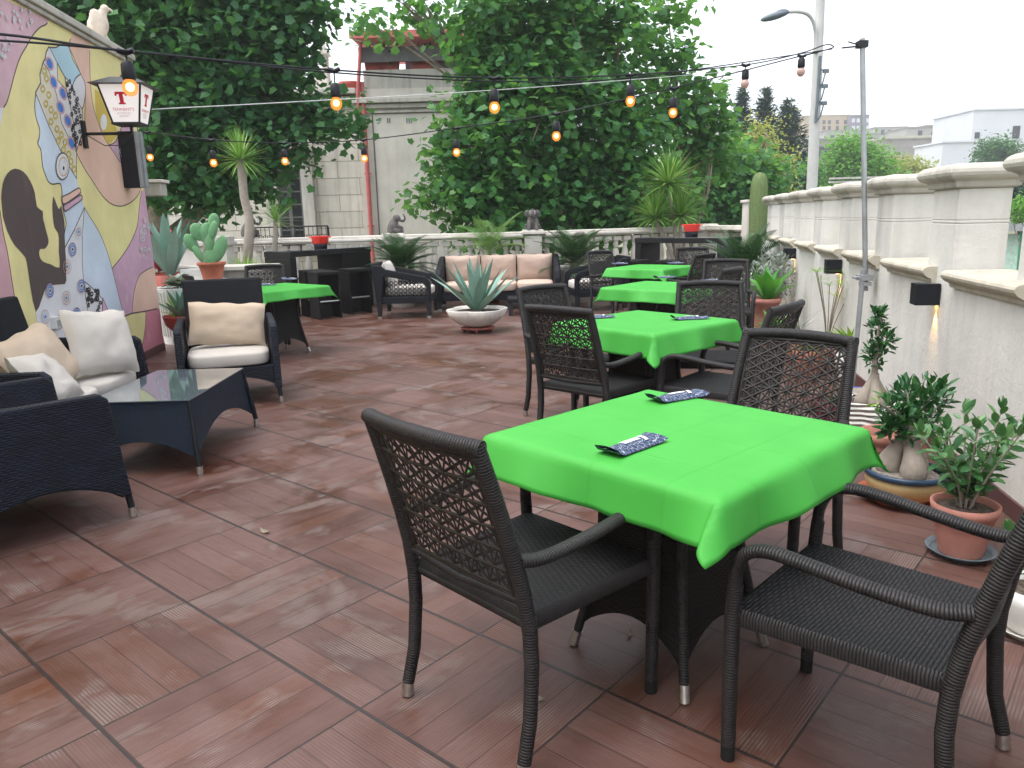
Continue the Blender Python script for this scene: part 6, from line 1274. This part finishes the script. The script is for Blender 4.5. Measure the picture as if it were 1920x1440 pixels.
far_tree('round_tree', 'round bright green tree between the lamp post and the scaffold pole', [(1600, 300, 38, 0), (1565, 320, 30, 0), (1635, 310, 32, 0), (1600, 330, 40, 0), (1590, 275, 22, 0), (1650, 335, 22, 0), (1550, 345, 25, 0)], 60, 500, 14, .5, 'lime', (1600, 600), (1600, 300), r=.3, spread=.7)
far_tree('bush', 'dark green bush left of the lamp post, below the conifers', [(1480, 345, 32, 0), (1505, 330, 22, 0), (1450, 370, 28, 0)], 45, 180, 14, .35, 'hedge', (1485, 600), (1485, 345), spread=.5)
far_tree('bush', 'low green bush on the hillside in front of the white house', [(1870, 280, 24, 0), (1850, 290, 16, 0), (1895, 292, 16, 0)], 95, 130, 12, .7, 'hedge', (1870, 600), (1870, 290), r=.15, spread=.8)
far_tree('bush', 'yellowish low bush above the wall coping, right of the scaffold pole', [(1700, 312, 18, 0), (1725, 322, 16, 0), (1675, 320, 14, 0)], 80, 90, 12, .6, 'olive', (1700, 600), (1700, 320), r=.12, spread=.7)
far_tree('roadside_tree', 'dark tree in the gap at the right edge of the photo', [(1900, 360, 20, 0), (1925, 350, 30, 0), (1925, 400, 30, 0)], 38, 120, 14, .3, 'conif', (1925, 600), (1920, 380), spread=.4)
far_tree('roadside_bush', 'small bright green bush above the blue car at the right edge', [(1915, 385, 16, 0), (1925, 400, 18, 0)], 30, 60, 12, .2, 'lime', (1920, 600), (1918, 400), spread=.25, r=.06)
def conifer(label, x, yt, yb, wpx, Y):
    top = P(x, yt, Y); base = Vector((top.x, Y, ground_z(top.x, Y) - .3)); bot = P(x, yb, Y).z; t = thing('conifer', label, 'conifer', base, 0, 'dark conifers behind the plane tree'); m = MB(); m.tube([(0, 0, 0), top - base], [.3, .05], 8); m.build('trunk', 'bark', t)
    H = top.z - bot; Wm = wpx / F * Y / 2; pos = []; dr = []
    for i in range(420):
        f = RNG.random() ** .75; z = top.z - f * H; r_ = Wm * (f ** .8) * (.75 + .4 * RNG.random()); a = RNG.random() * 2 * PI; n = 9 + int(22 * f)
        for k in range(n):
            q = (k + 1) / n; rr = r_ * q; pos.append((rr * math.cos(a) + RNG.normal() * .12, rr * math.sin(a) + RNG.normal() * .12, z - base.z + .25 * q * q * r_ + RNG.normal() * .1)); dr.append((math.cos(a), math.sin(a), .35))
    pos = np.array(pos) ; pos[:, 0] += 0; dr = np.array(dr) + RNG.normal(size=(len(pos), 3)) * .5; N = len(pos)
    leaves('crown', pos, np.tile([0, 0, 1.0], (N, 1)) + RNG.normal(size=(N, 3)) * .6, dr, .36 * (.6 + .7 * RNG.random(N)), 'conif', 'blade3', t)
conifer('dark conifer, leftmost of the three behind the yellow green tree', 1392, 168, 345, 74, 55)
conifer('dark conifer, tallest and middle of the three behind the yellow green tree', 1437, 168, 345, 82, 58)
conifer('dark broad conifer, rightmost of the three, beside the lamp post', 1480, 188, 345, 108, 55)

# ================================================================ THE HILL TOWN
def house(label, x0, x1, yt, yb, Y, mat, dep=10, wins=(), side=None, parapet=True, name='house', wsz=(1.1, 1.4), winm='win', az=0):
    a = P(x0, yt, Y); b = P(x1, yt, Y); zt_ = a.z; zb_ = min(P(x0, yb, Y).z, ground_z((a.x + b.x) / 2, Y)) - 1; cx = (a.x + b.x) / 2; wd = b.x - a.x
    t = thing(name, label, 'house', (cx, Y, zb_), az, 'houses on the hillside'); H = zt_ - zb_
    m = MB(); m.box((0, dep / 2, H / 2), (wd, dep, H)); m.build('walls', mat, t)
    if parapet: m = MB(); m.box((0, dep / 2, H + .12), (wd + .4, dep + .4, .25)); m.build('roof', mat if mat in ('white', 'ochre') else 'greyw', t)
    for wx_, wy_, *sz in wins:
        q = P(wx_, wy_, Y); w_, h_ = (sz + list(wsz))[:2] if sz else wsz; m = MB(); m.box((q.x - cx, -.02, q.z - zb_), (w_, .1, h_)); wi = m.build('window', winm, t); m = MB(); m.box((q.x - cx, -.05, q.z - zb_ - h_ / 2 - .08), (w_ + .3, .18, .12)); m.build('sill', mat, wi)
    return t
house('long ochre apartment block at the top of the hill, left of the scaffold pole', 1508, 1594, 218, 250, 290, 'ochre', 14, [(x, y) for x in (1545, 1555, 1570, 1585) for y in (229, 240)], name='apartment_building')
house('mauve grey end block of the hilltop apartments, beside the ochre one', 1594, 1630, 217, 252, 288, 'mauve', 14, [(x, y) for x in (1600, 1609, 1618, 1626) for y in (226, 240)], name='apartment_building', winm='white')
house('low pale house with wide roof right of the scaffold pole on the hill', 1640, 1702, 240, 262, 240, 'offw', 10, [(x, 248) for x in (1655, 1668, 1680, 1692)])
house('pale house with small grey roof under the ochre apartments', 1545, 1600, 246, 275, 235, 'offw', 10, [(1560, 258), (1580, 258)])
house('pale stepped house on the hill just behind the scaffold pole', 1598, 1650, 252, 280, 215, 'offw', 10, [(1612, 262), (1632, 262)])
house('grey flat roofed house with balcony between lamp post and round tree', 1532, 1585, 262, 320, 150, 'greyw', 9, [(1545, 285, 2.2, 2.0), (1565, 285, 1.6, 1.4)])
house('long beige stone house below the hilltop, with one dark doorway', 1655, 1806, 262, 322, 165, 'greyw', 12, [(1747, 290, 1.5, 2.4), (1682, 290, 1.3, 1.0)])
house('beige upper house row on the hill, left of the white house', 1700, 1812, 240, 270, 205, 'offw', 12, [(1725, 250), (1750, 252), (1780, 250)])
house('tiny pale house with aerial on the hilltop', 1735, 1785, 236, 255, 250, 'offw', 8, [(1750, 244)])
house('tall white cubic house at the right edge of the hillside', 1826, 1960, 207, 290, 130, 'white', 12, [(1832, 254, .8, 1.0), (1905, 248, 1.2, 2.0)])
house('low white house wall below the tall white house', 1768, 1852, 268, 300, 118, 'white', 8, [(1830, 288, .7, .9)])
house('small white building left of the lamp post, behind the bush', 1500, 1521, 305, 345, 110, 'white', 6, [(1512, 318)])
house('distant beige house glimpsed left of the dark conifers', 1290, 1372, 222, 262, 220, 'offw', 10, [(1310, 240), (1340, 240)])
house('pale house partly hidden behind the round bright tree', 1618, 1665, 275, 330, 130, 'offw', 8, [(1650, 300)])
rh = random.Random(5)
for i in range(14):
    Yh = rh.uniform(150, 280); f = (Yh - 150) / 130; x0 = rh.uniform(1500, 1830); w0 = rh.uniform(22, 46); yt = 300 - 52 * f + rh.uniform(-6, 6)
    hs_ = house('small pale flat roofed house crowded among others on the far hillside', x0, x0 + w0, yt, yt + 40, Yh, rh.choice(['offw', 'offw', 'white', 'greyw', 'ochre']), rh.uniform(7, 12), [(x0 + w0 * q, yt + 10 + rh.uniform(-2, 3)) for q in ((.25, .7) if w0 < 34 else (.2, .5, .8))], az=rh.uniform(-20, 20))
    hs_['group'] = 'small houses crowded on the far hillside'
t = thing('hillside_wall', 'long grey stone retaining wall above the terrace coping at the right', 'wall', P(1780, 320, 100)); m = MB(); m.box((0, 0, -3), (30, .6, 7)); m.build('body', 'greyw', t)
a = P(1665, 298, 100); t = thing('pergola', 'low grey wooden pergola frame behind the wall coping, left of the scaffold pole', 'pergola', (P(1600, 345, 30).x, 30, -4.6)); o = P(1600, 345, 30); m = MB()
for x in (1567, 1590, 1640, 1680): q = P(x, 345, 30) - Vector((o.x, 30, -4.6)); m.box((q.x, 0, q.z / 2), (.1, .1, q.z))
m.build('posts', 'trim', t); m = MB()
for y in (333, 340): q = P(1620, y, 30); m.box((q.x - o.x, .02 * y % .1, q.z + 4.6), (2.6, .08, .07))
m.build('rails', 'trim', t)
# street life in the gap at the right edge
CR = P(1903, 500, 62); t = thing('parked_car', 'red hatchback parked in the street, seen in the gap at the right edge', 'car', (CR.x + 1.0, 62, STREET + .15), 78)
def carbody(t, col, k=1.0):
    m = MB(); side = [(-1.95, .35), (-2.0, .75), (-1.85, .95), (-1.1, 1.0), (-.5, 1.42), (.9, 1.45), (1.6, 1.0), (1.95, .92), (2.02, .5), (1.95, .3)]
    A = Matrix(((0, 0, 1, 0), (1, 0, 0, 0), (0, 1, 0, 0), (0, 0, 0, 1))); m.prism(side, -.85, .85, 0, A); m.build('body', col, t, bev=.05)
    gl = [(-1.0, 1.02), (-.48, 1.36), (.85, 1.39), (1.45, 1.02)]
    for s in (-1, 1): m = MB(); x0, x1 = sorted((s * .852, s * .862)); m.prism(gl, x0, x1, 0, A); m.build('side_window', 'win', t)
    for y in (-1.25, 1.25):
        for s in (-1, 1):
            m = MB(); x0, x1 = sorted((s * .70, s * .88)); m.prism([(y + .32 * math.cos(g * PI / 10), .32 + .32 * math.sin(g * PI / 10)) for g in range(20)], x0, x1, 0, A); wh = m.build('wheel', 'rubber', t)
            m = MB(); x0, x1 = sorted((s * .875, s * .89)); m.prism([(y + .19 * math.cos(g * PI / 8), .32 + .19 * math.sin(g * PI / 8)) for g in range(16)], x0, x1, 0, A); m.build('rim', 'galv', wh)
    for s in (-1, 1): m = MB(); m.box((s * .6, -2.0, .72), (.3, .06, .16)); m.build('headlight', 'white', t)
carbody(t, 'carred')
CB = P(1908, 418, 75); t = thing('parked_car', 'dark blue car parked farther up the street, above the kiosk roof at the right edge', 'car', (CB.x + 1.2, 75, CB.z - .7), 70); carbody(t, 'bluer')
K = P(1905, 440, 38); t = thing('street_kiosk', 'green framed kiosk with pale roof in the gap at the right edge', 'kiosk', (K.x + 1.3, 38, STREET + .1)); hK = P(1905, 425, 38).z - STREET
m = MB(); m.box((0, 0, hK - .1), (4.2, 3, .35)); m.build('roof', 'galv', t); m = MB(); m.box((.3, .3, hK / 2 - .2), (3.0, 2.0, hK - .6)); m.build('panel', 'mint', t)
for x in (-1.6, 1.9):
    m = MB(); m.tube([(x, -1.0, 0), (x - .12, -1.0, hK - .3)], .06, 6); m.build('post', 'shopgreen', t)
V, Fs = text_mesh('GR', .9, .01); m = MB(); A = Matrix.Translation((-.85, -.72, hK - 1.75)) @ Matrix.Rotation(PI / 2, 4, 'X'); m.add([A @ Vector(v) for v in V], Fs); m.build('lettering', 'black', t)
FN = P(1893, 410, 46); t = thing('white_fence', 'white slatted fence panel in the gap at the right edge', 'fence', (FN.x + .6, 46, STREET)); m = MB(); hf = P(1893, 378, 46).z - STREET
for i in range(9): m.box((-1 + i * .28, 0, hf - .6), (.10, .05, 1.3))
m.box((.12, 0, hf), (2.5, .07, .1)); m.box((.12, 0, hf - 1.2), (2.5, .07, .1)); m.build('panel', 'white', t); m = MB(); m.box((-1.1, 0, hf / 2), (.12, .12, hf)); m.build('post', 'white', t)

# ---- pale evening air between us and the hill town
m = MB(); m.box((0, 330, 30), (1500, 800, 74)); hz = m.build('haze', MT['land']); hz['kind'] = 'stuff'; hz.data.materials.clear()
hm = bpy.data.materials.new('haze_air'); hm.use_nodes = True; ht = hm.node_tree; ht.nodes.clear(); ho = ht.nodes.new('ShaderNodeOutputMaterial'); hv = ht.nodes.new('ShaderNodeVolumePrincipled')
hv.inputs['Color'].default_value = (.9, .93, .96, 1); hv.inputs['Density'].default_value = .0012; hv.inputs['Anisotropy'].default_value = .2; ht.links.new(hv.outputs[0], ho.inputs['Volume']); hz.data.materials.append(hm)

# ---- a few fallen leaves on the tiles
for i, (x, y, k, lb) in enumerate(((496, 997, .07, 'small curled brown leaf lying on the tiles left of the nearest chair'), (1010, 1310, .05, 'tiny dry leaf on the tiles under the nearest chair'), (838, 1012, .04, 'tiny brown leaf on the tiles beside the back of the nearest chair'), (905, 690, .06, 'dry leaf on the tiles in the middle of the terrace'), (1180, 1190, .04, 'scrap of dry leaf on the tiles under the nearest table'))):
    p = G(x, y, .004); m = MB(); a = random.random() * 6
    m.grid(lambda u, v: ((u - .5) * k, (v - .5) * k * .35 * math.sin(PI * min(.98, max(.02, u))), .012 * (2 * u - 1) ** 2 + .003 * v), 6, 3); o = m.build('fallen_leaf', 'bark'); o.location = p; o.rotation_euler = (0, 0, a); tag(o, lb, 'leaf', 'fallen leaves')
